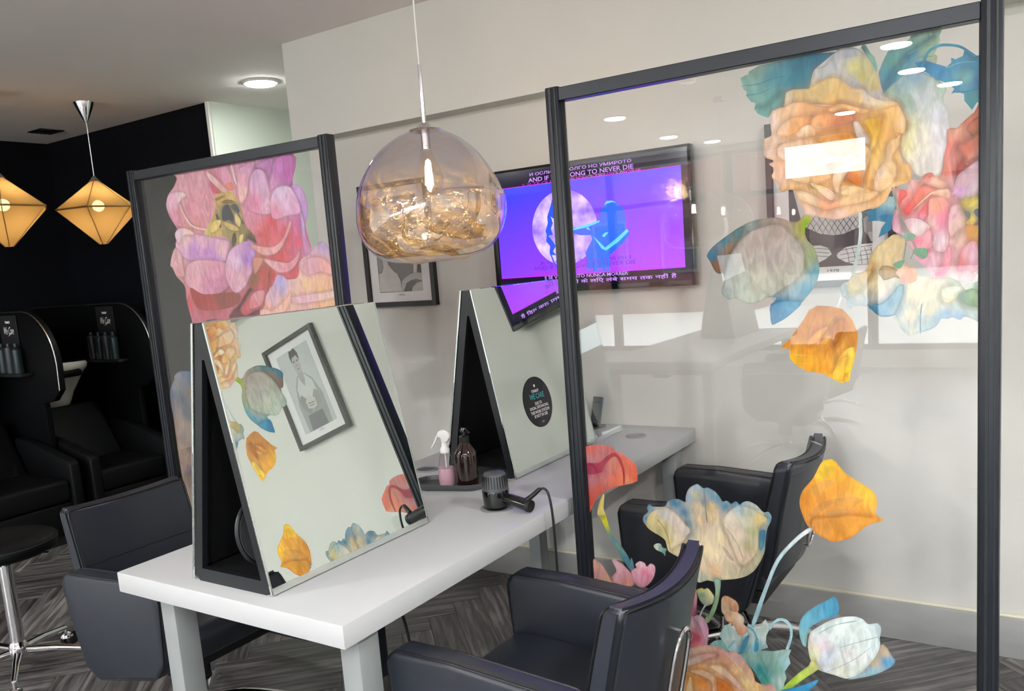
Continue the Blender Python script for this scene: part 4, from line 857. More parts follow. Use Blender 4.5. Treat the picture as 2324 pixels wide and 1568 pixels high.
def print_flower(name, label, patches, parent, layer0, gap):
    """flat vinyl print on the glass (local x along the panel, z up, -y is the room side)"""
    verts, faces, cols = [], [], []
    y = layer0
    done = []
    def inside(p, poly):
        r = False; n_ = len(poly); j = n_ - 1
        for i in range(n_):
            a, b_ = poly[i], poly[j]
            if (a.y > p.y) != (b_.y > p.y) and p.x < (b_.x - a.x) * (p.y - a.y) / (b_.y - a.y) + a.x: r = not r
            j = i
        return r
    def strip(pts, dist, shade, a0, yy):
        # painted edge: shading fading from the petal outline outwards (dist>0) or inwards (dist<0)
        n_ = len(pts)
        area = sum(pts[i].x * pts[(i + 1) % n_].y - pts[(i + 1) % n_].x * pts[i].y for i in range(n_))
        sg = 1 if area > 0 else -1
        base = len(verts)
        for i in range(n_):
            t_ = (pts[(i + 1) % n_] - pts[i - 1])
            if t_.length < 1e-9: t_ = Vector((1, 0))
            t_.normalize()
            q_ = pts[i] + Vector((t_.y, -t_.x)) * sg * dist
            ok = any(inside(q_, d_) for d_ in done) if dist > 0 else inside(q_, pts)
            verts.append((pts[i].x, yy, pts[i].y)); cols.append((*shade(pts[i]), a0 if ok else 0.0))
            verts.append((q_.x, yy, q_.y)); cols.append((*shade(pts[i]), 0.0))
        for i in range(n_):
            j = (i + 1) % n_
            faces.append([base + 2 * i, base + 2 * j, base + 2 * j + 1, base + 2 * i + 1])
    for (outline, inks, alpha, smooth) in patches:
        pts = [Vector((a / 1000, b / 1000)) for a, b in pairs(outline)]
        if smooth: pts = [Vector((p.x, p.y)) for p in curve([Vector((p.x, p.y, 0)) for p in pts], 4, True)]
        # drop duplicates
        q = [pts[0]]
        for p in pts[1:]:
            if (p - q[-1]).length > .0006: q.append(p)
        if (q[0] - q[-1]).length < .0006: q.pop()
        pts = q
        ctl = []
        for s_ in inks.split():
            x_, z_, h_ = s_.split(',')
            ctl.append((float(x_) / 1000, float(z_) / 1000, lin(h_)))
        x0, x1 = min(p.x for p in pts), max(p.x for p in pts); z0, z1 = min(p.y for p in pts), max(p.y for p in pts)
        st_ = max(.006, min(.011, math.sqrt((x1 - x0) * (z1 - z0)) / 24))
        inner = []
        if len(ctl) > 1:
            zz = z0 + st_ / 2; odd = 0
            while zz < z1:
                xx = x0 + (st_ / 2 if odd else 0)
                while xx < x1:
                    inner.append(Vector((xx, zz))); xx += st_
                zz += st_ * .87; odd ^= 1
        def ink_at(px_, pz_, g_=1.0):
            sw = 0; c = [0, 0, 0]
            for (cx, cz, cc) in ctl:
                w = 1 / ((px_ - cx) ** 2 + (pz_ - cz) ** 2 + 1e-7) ** 1.25
                sw += w
                for k in range(3): c[k] += w * cc[k]
            return [min(.93, c[k] / sw * INK * g_) for k in range(3)]
        big = (x1 - x0) * (z1 - z0) > .0009
        if smooth and done and alpha > .9 and (x1 - x0) * (z1 - z0) > .0016:
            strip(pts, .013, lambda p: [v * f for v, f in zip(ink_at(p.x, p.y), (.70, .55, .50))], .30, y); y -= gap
        n = len(pts)
        res = geometry.delaunay_2d_cdt(pts + inner, [(i, (i + 1) % n) for i in range(n)], [list(range(n))], 1, 1e-6)
        base = len(verts)
        for v in res[0]:
            verts.append((v.x, y, v.y))
            cols.append((*ink_at(v.x, v.y), alpha))
        for f in res[2]: faces.append([base + i for i in f])
        y -= gap
        if smooth and big and alpha > .9:
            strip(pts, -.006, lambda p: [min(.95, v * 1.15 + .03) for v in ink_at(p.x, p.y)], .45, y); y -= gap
        done.append(pts)
    me = bpy.data.meshes.new(name); me.from_pydata(verts, [], faces)
    ca = me.attributes.new('ink', 'FLOAT_COLOR', 'POINT')
    ca.data.foreach_set('color', [x for c in cols for x in c])
    me.materials.append(M_print)
    o = bpy.data.objects.new(name, me); COL.objects.link(o); o.parent = parent
    if label: o['label'] = label
    return o

def glass_screen(label, loc, rz, width, side):
    t = thing('glass_screen', label, 'screen', loc, rz, 'flower-printed glass screens')
    H = 1.981
    for x0, x1 in ((0, .042), (width - .042, width)):
        p = MB().box((x0, -.021, .02), (x1, .021, H + .004), .003, 2).build('post', M_screenframe, t)
        MB().box((x0 + .012, -.0235, .03), (x0 + .019, -.0205, H)).box((x0 + .030, -.0235, .03), (x0 + .0345, -.0205, H)).build('groove_trim', M_blackframe, p)
        f = MB().box((x0 - .004, -.22, 0), (x1 + .004, .22, .022), .006, 2).build('foot', M_screenframe, t)
    MB().box((.042, -.019, H - .037), (width - .042, .019, H), .002, 1).build('top_rail', M_screenframe, t)
    MB().box((.042, -.019, .08), (width - .042, .019, .117), .002, 1).build('bottom_rail', M_screenframe, t)
    MB().box((.042, -.003, .117), (width - .042, .003, H - .037)).build('glass_pane', M_pane, t)
    MB().box((.042, -.006, .117), (.046, .006, H - .037)).build('gasket', M_rubber, t)
    MB().box((width - .046, -.006, .117), (width - .042, .006, H - .037)).build('gasket', M_rubber, t)
    lay = .0085
    for (nm, lb, pt) in PRINTS[side]:
        print_flower(nm, lb, pt, t, lay, .00003)
        lay -= .00003 * len(pt) * 3
    return t
scrR = glass_screen('tall black-framed clear glass screen printed with many flowers, on the right', (.436, -1.06, 0), 0.0, 1.131, 'R')
scrL = glass_screen('black-framed clear glass screen printed with a giant pink peony, on the left', (-1.52, -1.115, 0), math.atan2(.055, 1.084), math.hypot(1.084, .055), 'L')
# ------------------------------------------------------------------ salon chairs (local +x is the front)
def make_chair(label, loc, rz):
    t = thing('salon_chair', label, 'chair', loc, rz, 'charcoal salon chairs at the styling table')
    # arms
    prof = [(.285, .610), (.270, .40), (.225, .345), (-.10, .275), (-.165, .31), (-.215, .47), (-.240, .585), (-.21, .620), (.10, .640), (.26, .638)]
    for s_ in (-1, 1):
        y0, y1 = (s_ * .222, s_ * .29)
        a = MB().prism(prof, 'y', min(y0, y1), max(y0, y1), .014, 3).build('arm', M_leather, t, 50)
        for yy in (s_ * .2295, s_ * .2825):
            V_ = [Vector((p[0], p[1])) for p in prof]; cen = sum(V_, Vector((0, 0))) / len(V_); path_ = []
            for i_, v_ in enumerate(V_):
                for o_ in (V_[i_ - 1], V_[(i_ + 1) % len(V_)]):
                    w_ = v_ + (o_ - v_).normalized() * .012
                    w_ = w_ + (cen - w_).normalized() * .0022
                    path_.append((w_.x, yy, w_.y))
            MB().tube(path_, .0030, 6, True).build('piping', M_pipe, a)
    # seat cushion
    MB().prism([(.275, .40), (.285, .435), (.262, .468), (.18, .474), (-.20, .462), (-.22, .36), (.25, .352)], 'y', -.222, .222, .012, 3).build('seat', M_leather, t, 50)
    MB().box((-.2, -.2, .30), (.2, .2, .352), .01).build('seat_base', M_black, t)
    # backrest: curved slab, leaning back, concave towards the sitter
    bm = bmesh.new()
    NU, NV = 14, 9
    def P(u, v, s_):
        y = (u - .5) * .45
        z = .40 + v * .41 - .018 * (1 - (2 * u - 1) ** 2) * v
        lean = -.20 - .065 * v - .02 * v * v
        bow = -.038 * (1 - (2 * u - 1) ** 2)
        th = .034 * (1 - .18 * v)
        return (lean + bow + s_ * th, y, z)
    g = [[[bm.verts.new(P(i / NU, j / NV, s_)) for j in range(NV + 1)] for i in range(NU + 1)] for s_ in (1, -1)]
    for q in (0, 1):
        for i in range(NU):
            for j in range(NV):
                f = (g[q][i][j], g[q][i + 1][j], g[q][i + 1][j + 1], g[q][i][j + 1]); bm.faces.new(f if q == 0 else f[::-1])
    def side(A, B):
        for a, b, c, d in zip(A, A[1:], B[1:], B): bm.faces.new((a, b, c, d))
    side([g[0][i][NV] for i in range(NU + 1)], [g[1][i][NV] for i in range(NU + 1)])
    side([g[1][i][0] for i in range(NU + 1)], [g[0][i][0] for i in range(NU + 1)])
    side([g[1][0][j] for j in range(NV + 1)], [g[0][0][j] for j in range(NV + 1)])
    side([g[0][NU][j] for j in range(NV + 1)], [g[1][NU][j] for j in range(NV + 1)])
    bmesh.ops.recalc_face_normals(bm, faces=bm.faces)
    sharp = [e for e in bm.edges if len(e.link_faces) == 2 and e.calc_face_angle(0) > .8]
    bmesh.ops.bevel(bm, geom=sharp, offset=.013, segments=3, affect='EDGES')
    b = MB(); b.bm.free(); b.bm = bm
    br = b.build('backrest', M_leather, t, 50)
    for s_ in (1, -1):
        path = [Vector(P(0.012, v, s_ * .86)) for v in (0, .3, .6, .9)] + [Vector(P(.020, .955, s_ * .84)), Vector(P(.045, .978, s_ * .84))] + [Vector(P(u, .986, s_ * .86)) for u in (.12, .3, .5, .7, .88)] + [Vector(P(.955, .978, s_ * .84)), Vector(P(.980, .955, s_ * .84))] + [Vector(P(.988, v, s_ * .86)) for v in (.9, .6, .3, 0)]
        MB().tube(path, .003, 6, smooth=3).build('piping', M_pipe, br)
    MB().tube([P(u, .52, .99) for u in (.02, .2, .4, .6, .8, .98)], .0016, 5).build('seam', M_pipe, br)
    # chrome pull loop on the back
    xa, za, xb, zb = -.275, .46, -.318, .68
    cx = []
    for k in range(28):
        a = 2 * PI * k / 28
        yy = .042 * math.cos(a); tt = .5 + .5 * math.sin(a)
        tt = max(0, min(1, (tt - .5) * 1.0 + .5)); 
        v_ = .5 + .5 * math.copysign(abs(math.sin(a)) ** .5, math.sin(a))
        cx.append((xa + (xb - xa) * v_ - .026, yy, za + (zb - za) * v_))
    hd = MB().tube(cx, .0055, 8, True).build('pull_loop', M_chrome, t)
    MB().cyl((xa + .01, 0, za + .004), (xa - .026, 0, za + .004), .005).cyl((xb + .015, 0, zb - .004), (xb - .026, 0, zb - .004), .005).build('stud', M_chrome, hd)
    # hydraulic column and four arched chrome feet
    MB().cyl((0, 0, .17), (0, 0, .30), .045).build('sleeve', M_black, t)
    MB().cyl((0, 0, .05), (0, 0, .175), .03).lathe([(.03, .05), (.062, .055), (.066, .075), (.04, .10), (.03, .12)], seg=28).build('column', M_chrome, t)
    for k in range(4):
        a = PI / 4 + k * PI / 2
        d = Vector((math.cos(a), math.sin(a), 0))
        MB().tube([d * .04 + Vector((0, 0, .085)), d * .14 + Vector((0, 0, .082)), d * .25 + Vector((0, 0, .058)), d * .335 + Vector((0, 0, .022))], [.024, .017], 12, smooth=4).build('foot', M_chrome, t)
    lv = MB().tube([(-.03, .02, .21), (-.08, .08, .225), (-.13, .16, .225), (-.17, .22, .20)], .0075, 8, smooth=4).build('pump_lever', M_chrome, t)
    MB().tube([(-.17 - .02 + .02 * math.cos(2 * PI * k / 16) * .8, .255 + .036 * math.sin(2 * PI * k / 16), .185 - .012 * math.sin(2 * PI * k / 16)) for k in range(16)], .0055, 6, True).build('pedal_ring', M_chrome, lv)
    return t
chF = make_chair('charcoal salon chair in the foreground in front of the flower screen', (.655, -1.60, 0), PI)
chR = dup(chF, (.655, -.375, 0), PI, 'charcoal salon chair behind the right-hand glass screen by the wall')
chL = dup(chF, (-.80, -1.60, 0), 0.0, 'charcoal salon chair on the far left side of the table, beside the stool')

# ------------------------------------------------------------------ television
tv = thing('television', 'wall-mounted black television showing a blue and violet music video', 'television', (0, 0, 0))
TX0, TX1, TZ0, TZ1, TY = -.474, .470, 1.357, 1.901, -.066
MB().box((TX0, TY, TZ0), (TX1, -.02, TZ1), .006, 2).build('casing', M_glossblack, tv)
MB().box((-.2, -.022, 1.5), (.2, 0, 1.76)).build('wall_bracket', M_black, tv)
M_tvback = emit('video_black', (.004, .002, .02), 1.0); M_tvback.node_tree.nodes['Principled BSDF'].inputs['Roughness'].default_value = .12
MB().box((TX0 + .028, TY - .0012, TZ0 + .022), (TX1 - .012, TY, TZ1 - .012)).build('screen', M_tvback, tv)
def vid(nm, poly, z, m_, par):
    return MB().flat([(a / 1000, TY - z, b / 1000) for a, b in poly]).build(nm, m_, par)
def grad_emit(name, c00, c10, c01, c11, x0, x1, z0, z1, s_):
    M = bpy.data.materials.new(name); M.use_nodes = True
    nt = M.node_tree; b = nt.nodes['Principled BSDF']; b.inputs['Base Color'].default_value = (0, 0, 0, 1); b.inputs['Roughness'].default_value = .15
    tc = nt.nodes.new('ShaderNodeTexCoord'); sp = nt.nodes.new('ShaderNodeSeparateXYZ'); nt.links.new(tc.outputs['Object'], sp.inputs[0])
    def rng(o, a, b_):
        r = nt.nodes.new('ShaderNodeMapRange'); r.inputs['From Min'].default_value = a; r.inputs['From Max'].default_value = b_; nt.links.new(o, r.inputs[0]); return r.outputs[0]
    fx, fz = rng(sp.outputs['X'], x0, x1), rng(sp.outputs['Z'], z0, z1)
    def mix(f, a, b_):
        m_ = nt.nodes.new('ShaderNodeMix'); m_.data_type = 'RGBA'; nt.links.new(f, m_.inputs['Factor'])
        for k, v in (('A', a), ('B', b_)):
            if isinstance(v, tuple): m_.inputs[k].default_value = (*v, 1)
            else: nt.links.new(v, m_.inputs[k])
        return m_.outputs['Result']
    r = mix(fz, mix(fx, lin(c00), lin(c10)), mix(fx, lin(c01), lin(c11)))
    nt.links.new(r, b.inputs['Emission Color']); b.inputs['Emission Strength'].default_value = s_
    return M
BX0, BX1, BZ0, BZ1 = -.440, .431, 1.433, 1.820
M_vid = grad_emit('video_gradient', '#6a32f4', '#9a33f2', '#2334ff', '#4a36ff', BX0, BX1, BZ0, BZ1, 1.9)
vp = vid('video_picture', [(BX0 * 1000, BZ0 * 1000), (BX1 * 1000, BZ0 * 1000), (BX1 * 1000, BZ1 * 1000), (BX0 * 1000, BZ1 * 1000)], .0014, M_vid, tv)
M_mag = emit('video_magenta', '#b020e0', 1.3)
MB().box((BX0, TY - .0018, BZ0 - .004), (BX1, TY - .0013, BZ0)).box((BX0, TY - .0018, BZ1), (BX1, TY - .0013, BZ1 + .003)).build('video_edge', M_mag, vp)
def moon_mat():
    M = emit('video_moon', '#a884f0', 1.3); nt = M.node_tree; b = nt.nodes['Principled BSDF']
    n = nt.nodes.new('ShaderNodeTexNoise'); n.inputs['Scale'].default_value = 14; n.inputs['Detail'].default_value = 6
    tc = nt.nodes.new('ShaderNodeTexCoord'); nt.links.new(tc.outputs['Object'], n.inputs['Vector'])
    r = nt.nodes.new('ShaderNodeValToRGB'); r.color_ramp.elements[0].position = .35; r.color_ramp.elements[0].color = (*lin('#8058e8'), 1); r.color_ramp.elements[1].position = .65; r.color_ramp.elements[1].color = (*lin('#d9c2f7'), 1)
    nt.links.new(n.outputs['Fac'], r.inputs[0]); nt.links.new(r.outputs[0], b.inputs['Emission Color']); return M
mc, mr_ = (-103, 1628), 158
vid('video_moon', [(mc[0] + mr_ * math.cos(2 * PI * k / 48), mc[1] + mr_ * math.sin(2 * PI * k / 48)) for k in range(48)], .0018, moon_mat(), vp)
M_v1 = emit('video_blue', '#0a5cff', 1.25); M_v2 = emit('video_cyan', '#4fc0ff', 1.3); M_v3 = emit('video_deep_blue', '#1a50e8', 1.1)
vid('video_wave', pairs(TV_SHAPES['wave']), .0021, M_v3, vp)
vid('video_figure', pairs(TV_SHAPES['figure']), .0021, M_v1, vp)
for k in ('arm_light', 'arm_light_2', 'hair_light', 'wrist_light', 'hip_light'): vid('video_highlight', pairs(TV_SHAPES[k]), .0024, M_v2, vp)
M_tw = emit('video_text_lilac', '#c58cf5', 1.2); M_tp = emit('video_text_magenta', '#c81fd0', 1.1); M_td = emit('video_text_violet', '#7a22b8', .8)
for body, xa, za, xb, zb, hh, cc in TV_TEXT:
    z_ = (za + zb) / 2000
    text_fit('video_caption', body, (xb - xa) / 1000, max(.012, hh / 1000), {'W': M_tw, 'P': M_tp, 'D': M_td}[cc], vp, Matrix(((1, 0, 0, xa / 1000), (0, 0, -1, TY - .0026), (0, 1, 0, z_), (0, 0, 0, 1))), 'L', .012 if cc == 'W' else 0)

# ------------------------------------------------------------------ framed photographs on the wall
greys = {}
def grey(h):
    if h not in greys: greys[h] = mat('photo_ink_' + h, h, .7, noise_amt=.14, noise_scale=30)
    return greys[h]
def picture(label, x0, x1, z0, z1, photo_rect, bg, shapes, year, year_x, year_z):
    t = thing('framed_photograph', label, 'picture', ((x0 + x1) / 2, 0, (z0 + z1) / 2), 0, 'black-framed photographs on the television wall')
    ox, oz = (x0 + x1) / 2, (z0 + z1) / 2
    fw = .024
    f = MB()
    for a, b in (((x0, z0), (x0 + fw, z1)), ((x1 - fw, z0), (x1, z1)), ((x0 + fw, z0), (x1 - fw, z0 + fw)), ((x0 + fw, z1 - fw), (x1 - fw, z1))):
        f.box((a[0] - ox, -.030, a[1] - oz), (b[0] - ox, 0, b[1] - oz), .0015, 1)
    f.build('frame', M_frameblack, t, 20)
    MB().box((x0 + fw - ox, -.014, z0 + fw - oz), (x1 - fw - ox, -.006, z1 - fw - oz)).build('mat_board', M_paper, t)
    px0, px1, pz0, pz1 = photo_rect
    ph = MB().flat([(px0 - ox, -.0145, pz0 - oz), (px1 - ox, -.0145, pz0 - oz), (px1 - ox, -.0145, pz1 - oz), (px0 - ox, -.0145, pz1 - oz)]).build('photograph', grey(bg), t)
    for i, (c, pts) in enumerate(shapes):
        P = [(min(max(a, px0), px1), min(max(b, pz0), pz1)) for a, b in pts]
        MB().flat([(a - ox, -.0147 - i * .00008, b - oz) for a, b in P]).build('photo_tone', grey(c), ph)
    text_fit('year', year, .040, .010, M_black, t, Matrix(((1, 0, 0, year_x - ox), (0, 0, -1, -.0148), (0, 1, 0, year_z - oz), (0, 0, 0, 1))))
    MB().box((x0 + fw - ox, -.021, z0 + fw - oz), (x1 - fw - ox, -.0195, z1 - fw - oz)).build('glazing', M_picglass, t)
    return t, ph, ox, oz
k = lambda s: [(a / 1000, b / 1000) for a, b in pairs(s)]
picture('black-framed photograph dated 1992 on the wall behind the globe lamp', -1.300, -.858, 1.324, 1.930, (-1.222, -.942, 1.396, 1.862), '#57524f', [(c, k(s)) for c, s in PHOTO_1992], '1992', -1.102, 1.376)
_, ph78, ox, oz = picture('black-framed photograph dated 1978 seen through the flower screen', .745, 1.187, 1.324, 1.930, (.823, 1.110, 1.398, 1.862), '#4f3f42', [(c, k(s)) for c, s in PHOTO_1978], '1978', .955, 1.378)
net = MB()
for s_ in NET_1978:
    net.tube([(min(max(a, .825), 1.108) - ox, -.0153, min(max(b, 1.4), 1.86) - oz) for a, b in k(s_)], .0009, 4)
net.build('fishnet_lines', grey('#55484a'), ph78)
# portrait further right (seen mirrored in the near mirror)
PX = 1.93
def pp(pts): return [(PX + .14 * a, 1.629 + .233 * b) for a, b in pts]
picture('black-framed portrait of a person holding hands out, dated 1991', PX - .221, PX + .221, 1.324, 1.930, (PX - .14, PX + .14, 1.396, 1.862), '#b9bcbb', [
    ('#8f9190', pp([(-.75, -1), (-.8, -.3), (-.55, .15), (-.2, .35), (.25, .35), (.55, .1), (.75, -.35), (.7, -1)])),
    ('#c5c6c4', pp([(-.55, -.35), (-.5, .1), (-.2, .32), (.2, .32), (.5, .05), (.55, -.4), (.2, -.55), (-.2, -.55)])),
    ('#9a9694', pp([(-.14, .2), (-.16, .45), (.16, .45), (.14, .2), (0, .05)])),
    ('#a9a5a2', pp([(-.2, .5), (-.22, .7), (-.12, .85), (.12, .85), (.22, .7), (.2, .5), (.1, .38), (-.1, .38)])),
    ('#232222', pp([(-.24, .68), (-.27, .85), (-.15, 1.0), (.02, .97), (.18, .98), (.26, .84), (.23, .68), (.14, .8), (-.12, .82)])),
    ('#2d2a29', pp([(-.16, .68), (-.05, .68), (-.05, .71), (-.16, .71)])), ('#2d2a29', pp([(.05, .68), (.16, .68), (.16, .71), (.05, .71)])),
    ('#5a5453', pp([(-.06, .48), (.06, .48), (.04, .51), (-.04, .51)])), ('#7f7a77', pp([(-.015, .56), (.03, .56), (.01, .66)])),
    ('#8a8684', pp([(-.6, -.2), (-.4, -.1), (-.05, -.35), (0, -.55), (-.25, -.6), (-.55, -.45)])),
    ('#7d7977', pp([(.6, -.2), (.4, -.1), (.05, -.33), (.0, -.52), (.28, -.6), (.55, -.45)])),
    ('#bdb9b5', pp([(-.28, -.3), (-.1, -.22), (.1, -.2), (.3, -.3), (.25, -.48), (.0, -.52), (-.25, -.5)])),
    ('#6a6665', pp([(-.2, -.37), (.2, -.35), (.2, -.375), (-.2, -.395)])), ('#6a6665', pp([(-.15, -.43), (.18, -.42), (.18, -.44), (-.15, -.45)])),
    ('#55565a', pp([(-.5, -1), (-.45, -.62), (.45, -.62), (.5, -1)]))], '1991', PX - .02, 1.378)
# ------------------------------------------------------------------ ceiling lights
def downlight(x, y, label, m_=None):
    t = thing('ceiling_downlight', label, 'ceiling light', (x, y, ZC), 0, 'round recessed ceiling lights')
    MB().lathe([(.088, 0), (.106, 0), (.106, -.006), (.100, -.010), (.090, -.010), (.088, -.004)], seg=40, cap=False).build('trim_ring', M_trimwhite, t)
    MB().lathe([(.089, -.002), (.089, -.012), (.082, -.017), (0, -.019)], seg=40, cap=False).build('diffuser', m_ or M_lamp, t)
    return t
downlight(-2.34, .36, 'round ceiling light glowing in the passage beside the black wall', M_lamp_soft)
for i, (x, y, w_) in enumerate([(-1.64, -5.8, 'over the far reflected table'), (-1.85, -7.5, 'second from the shop window on the left'), (-1.7, -8.4, 'nearest the shop window on the left'), (.76, -4.9, 'just behind the camera'),
        (.70, -5.95, 'second behind the camera'), (.85, -6.9, 'third behind the camera'), (-.13, -7.7, 'nearest the shop window in the middle'), (2.9, -1.7, 'right of the flower screen'), (2.9, -3.6, 'right of the camera'), (2.9, -5.6, 'behind the camera on the right'),
        (-1.7, -3.9, 'left of the camera'), (2.0, -4.2, 'above and behind the camera'), (-3.3, -4.6, 'over the entrance on the left')]):
    downlight(x, y, 'round ceiling light %s, seen only as a reflection' % w_)
vt = thing('ceiling_vent', 'small black square vent in the ceiling above the wash basins', 'vent', (-4.40, .18, ZC))
MB().box((-.085, -.085, -.008), (.085, .085, 0), .002).build('frame', M_black, vt)
for i in range(5): MB().box((-.07, -.068 + i * .03, -.012), (.07, -.052 + i * .03, -.007)).build('slat', M_blackframe, vt)

# ------------------------------------------------------------------ melted-glass globe pendants
def melt_material(name, tint, gloss, f0, rough, bump, z_hi=.20, edge=.55):
    M = bpy.data.materials.new(name); M.use_nodes = True
    nt = M.node_tree; nt.nodes.remove(nt.nodes['Principled BSDF']); out = nt.nodes['Material Output']
    tr = nt.nodes.new('ShaderNodeBsdfTransparent'); tr.inputs[0].default_value = (*tint, 1)
    gl = nt.nodes.new('ShaderNodeBsdfGlossy'); gl.inputs[0].default_value = (*gloss, 1); gl.inputs['Roughness'].default_value = rough
    lw = nt.nodes.new('ShaderNodeLayerWeight'); lw.inputs['Blend'].default_value = .35
    tc = nt.nodes.new('ShaderNodeTexCoord'); sp = nt.nodes.new('ShaderNodeSeparateXYZ'); nt.links.new(tc.outputs['Object'], sp.inputs[0])
    mr = nt.nodes.new('ShaderNodeMapRange'); mr.inputs['From Min'].default_value = z_hi; mr.inputs['From Max'].default_value = -.16
    mr.inputs['To Min'].default_value = f0[0]; mr.inputs['To Max'].default_value = f0[1]
    nt.links.new(sp.outputs['Z'], mr.inputs[0])
    ad = nt.nodes.new('ShaderNodeMath'); ad.operation = 'MULTIPLY_ADD'; ad.inputs[1].default_value = edge; ad.use_clamp = True
    nt.links.new(lw.outputs['Facing'], ad.inputs[0]); nt.links.new(mr.outputs[0], ad.inputs[2])
    if bump:
        n = nt.nodes.new('ShaderNodeTexNoise'); n.inputs['Scale'].default_value = 9; n.inputs['Detail'].default_value = 2.5; n.inputs['Distortion'].default_value = 3.0
        mp = nt.nodes.new('ShaderNodeMapping'); mp.inputs['Scale'].default_value = (1, 1, 2.1); mp.inputs['Rotation'].default_value = (.3, .4, 0)
        nt.links.new(tc.outputs['Object'], mp.inputs[0]); nt.links.new(mp.outputs[0], n.inputs['Vector'])
        b = nt.nodes.new('ShaderNodeBump'); b.inputs['Strength'].default_value = bump; b.inputs['Distance'].default_value = .03
        nt.links.new(n.outputs['Fac'], b.inputs['Height']); nt.links.new(b.outputs['Normal'], gl.inputs['Normal'])
    mx = nt.nodes.new('ShaderNodeMixShader'); nt.links.new(ad.outputs[0], mx.inputs[0]); nt.links.new(tr.outputs[0], mx.inputs[1]); nt.links.new(gl.outputs[0], mx.inputs[2])
    if bump:
        # painted reflections: swirling bands of dense and thin gold, glowing in the bulb's light
        wv = nt.nodes.new('ShaderNodeTexWave'); wv.inputs['Scale'].default_value = 5.5; wv.inputs['Distortion'].default_value = 9.0; wv.inputs['Detail'].default_value = 3.0; wv.inputs['Detail Scale'].default_value = 1.3
        nt.links.new(mp.outputs[0], wv.inputs['Vector'])
        mw = nt.nodes.new('ShaderNodeMapRange'); mw.inputs['From Min'].default_value = .15; mw.inputs['From Max'].default_value = .85; mw.inputs['To Min'].default_value = .30; mw.inputs['To Max'].default_value = 1.15
        nt.links.new(wv.outputs['Fac'], mw.inputs[0])
        mu = nt.nodes.new('ShaderNodeMath'); mu.operation = 'MULTIPLY'; mu.use_clamp = True
        nt.links.new(ad.outputs[0], mu.inputs[0]); nt.links.new(mw.outputs[0], mu.inputs[1]); nt.links.new(mu.outputs[0], mx.inputs[0])
        df = nt.nodes.new('ShaderNodeBsdfTranslucent'); df.inputs[0].default_value = (1.0, .74, .36, 1); nt.links.new(b.outputs['Normal'], df.inputs['Normal'])
        m2 = nt.nodes.new('ShaderNodeMixShader'); m2.inputs[0].default_value = .30
        nt.links.new(gl.outputs[0], m2.inputs[1]); nt.links.new(df.outputs[0], m2.inputs[2]); nt.links.new(m2.outputs[0], mx.inputs[2])
    nt.links.new(mx.outputs[0], out.inputs[0])
    return M
M_melt = melt_material('smoked_mirror_glass', (.89, .90, .97), (.90, .88, .95), (.03, .26), 0.0, 0)
M_gold = melt_material('gold_inner_coating', (1.0, .97, .92), (1.0, .80, .46), (-.28, .90), .07, 1.0, .15, .22)
M_filament = emit('lamp_filament', (1.0, .72, .40), 600.0)
M_bulb = clear_glass('bulb_glass', (1.0, .95, .85), 1.45)
def make_globe(label, loc, group='melted glass globe pendants'):
    t = thing('globe_pendant', label, 'pendant lamp', loc, 0, group)
    prof = [(.0, .226), (.055, .226), (.075, .218), (.115, .200), (.165, .165), (.205, .120), (.238, .060), (.258, .0), (.264, -.060), (.255, -.110), (.232, -.155), (.190, -.193), (.130, -.212), (.06, -.218), (0, -.219)]
    pv_ = curve([Vector((r * .885, z * .90, 0)) for r, z in prof], 3)
    def shell(sc, wob, seed, z_off=0):
        b = MB().lathe([(max(0, p.x) * sc if p.x > 1e-3 else 0, p.y * sc + z_off) for p in pv_], seg=72, cap=False)
        for v in b.bm.verts:
            k_ = max(0, min(1, (.215 - v.co.z) / .15))
            n = noise.noise(v.co * 3.2 + Vector((seed, 2.1, .7)))
            v.co += Vector((v.co.x, v.co.y, v.co.z * .6)).normalized() * n * .022 * k_
            if v.co.z < 0: v.co.z += v.co.x * .10 * k_ - v.co.y * .02
            if wob:
                q = noise.noise(v.co * 9 + Vector((3, seed, 1))) * wob * max(0, min(1, (.10 - v.co.z) / .12))
                v.co += v.co.normalized() * q
        return b
    g_ = shell(1.0, 0, 4.3).build('glass_shell', M_melt, t, 180)
    shell(.965, .016, 4.3).build('gold_lining', M_gold, g_, 180)
    c = MB().cyl((0, 0, .203), (0, 0, .40), .0075, .0055, 12).build('stem', M_chrome, t)
    MB().lathe([(0, .199), (.045, .199), (.050, .205), (.03, .212), (.012, .225), (0, .225)], seg=28).build('cap', M_chrome, t)
    MB().cyl((0, 0, .40), (0, 0, ZC - loc[2]), .0028, .0028, 8).build('cable', M_trimwhite, t)
    MB().lathe([(0, ZC - loc[2] - .03), (.05, ZC - loc[2] - .03), (.06, ZC - loc[2])], seg=28).build('canopy', M_chrome, t)
    MB().cyl((0, 0, .203), (0, 0, .145), .014).build('lamp_holder', M_steel, t)
    bl = MB().lathe([(0, -.005), (.022, 0), (.042, .025), (.047, .055), (.040, .085), (.020, .125), (.014, .145)], seg=28, cap=False).build('bulb', M_bulb, t)
    fb = MB()
    for k in range(6):
        a = 2 * PI * k / 6
        fb.cyl((.012 * math.cos(a), .012 * math.sin(a), .035), (.008 * math.cos(a), .008 * math.sin(a), .095), .0022, .0022, 6)
    fb.build('filament', M_filament, bl)
    return t
globe = make_globe('large melted glass globe pendant with gold lining above the table', (.0, -1.09, 1.728))
g2 = dup(globe, (-.50, -4.6, 1.70), .8, 'melted glass globe pendant reflected in the screen, the nearer of two')
g3 = dup(globe, (-.62, -5.55, 1.70), 2.1, 'melted glass globe pendant reflected in the screen, the farther of two')

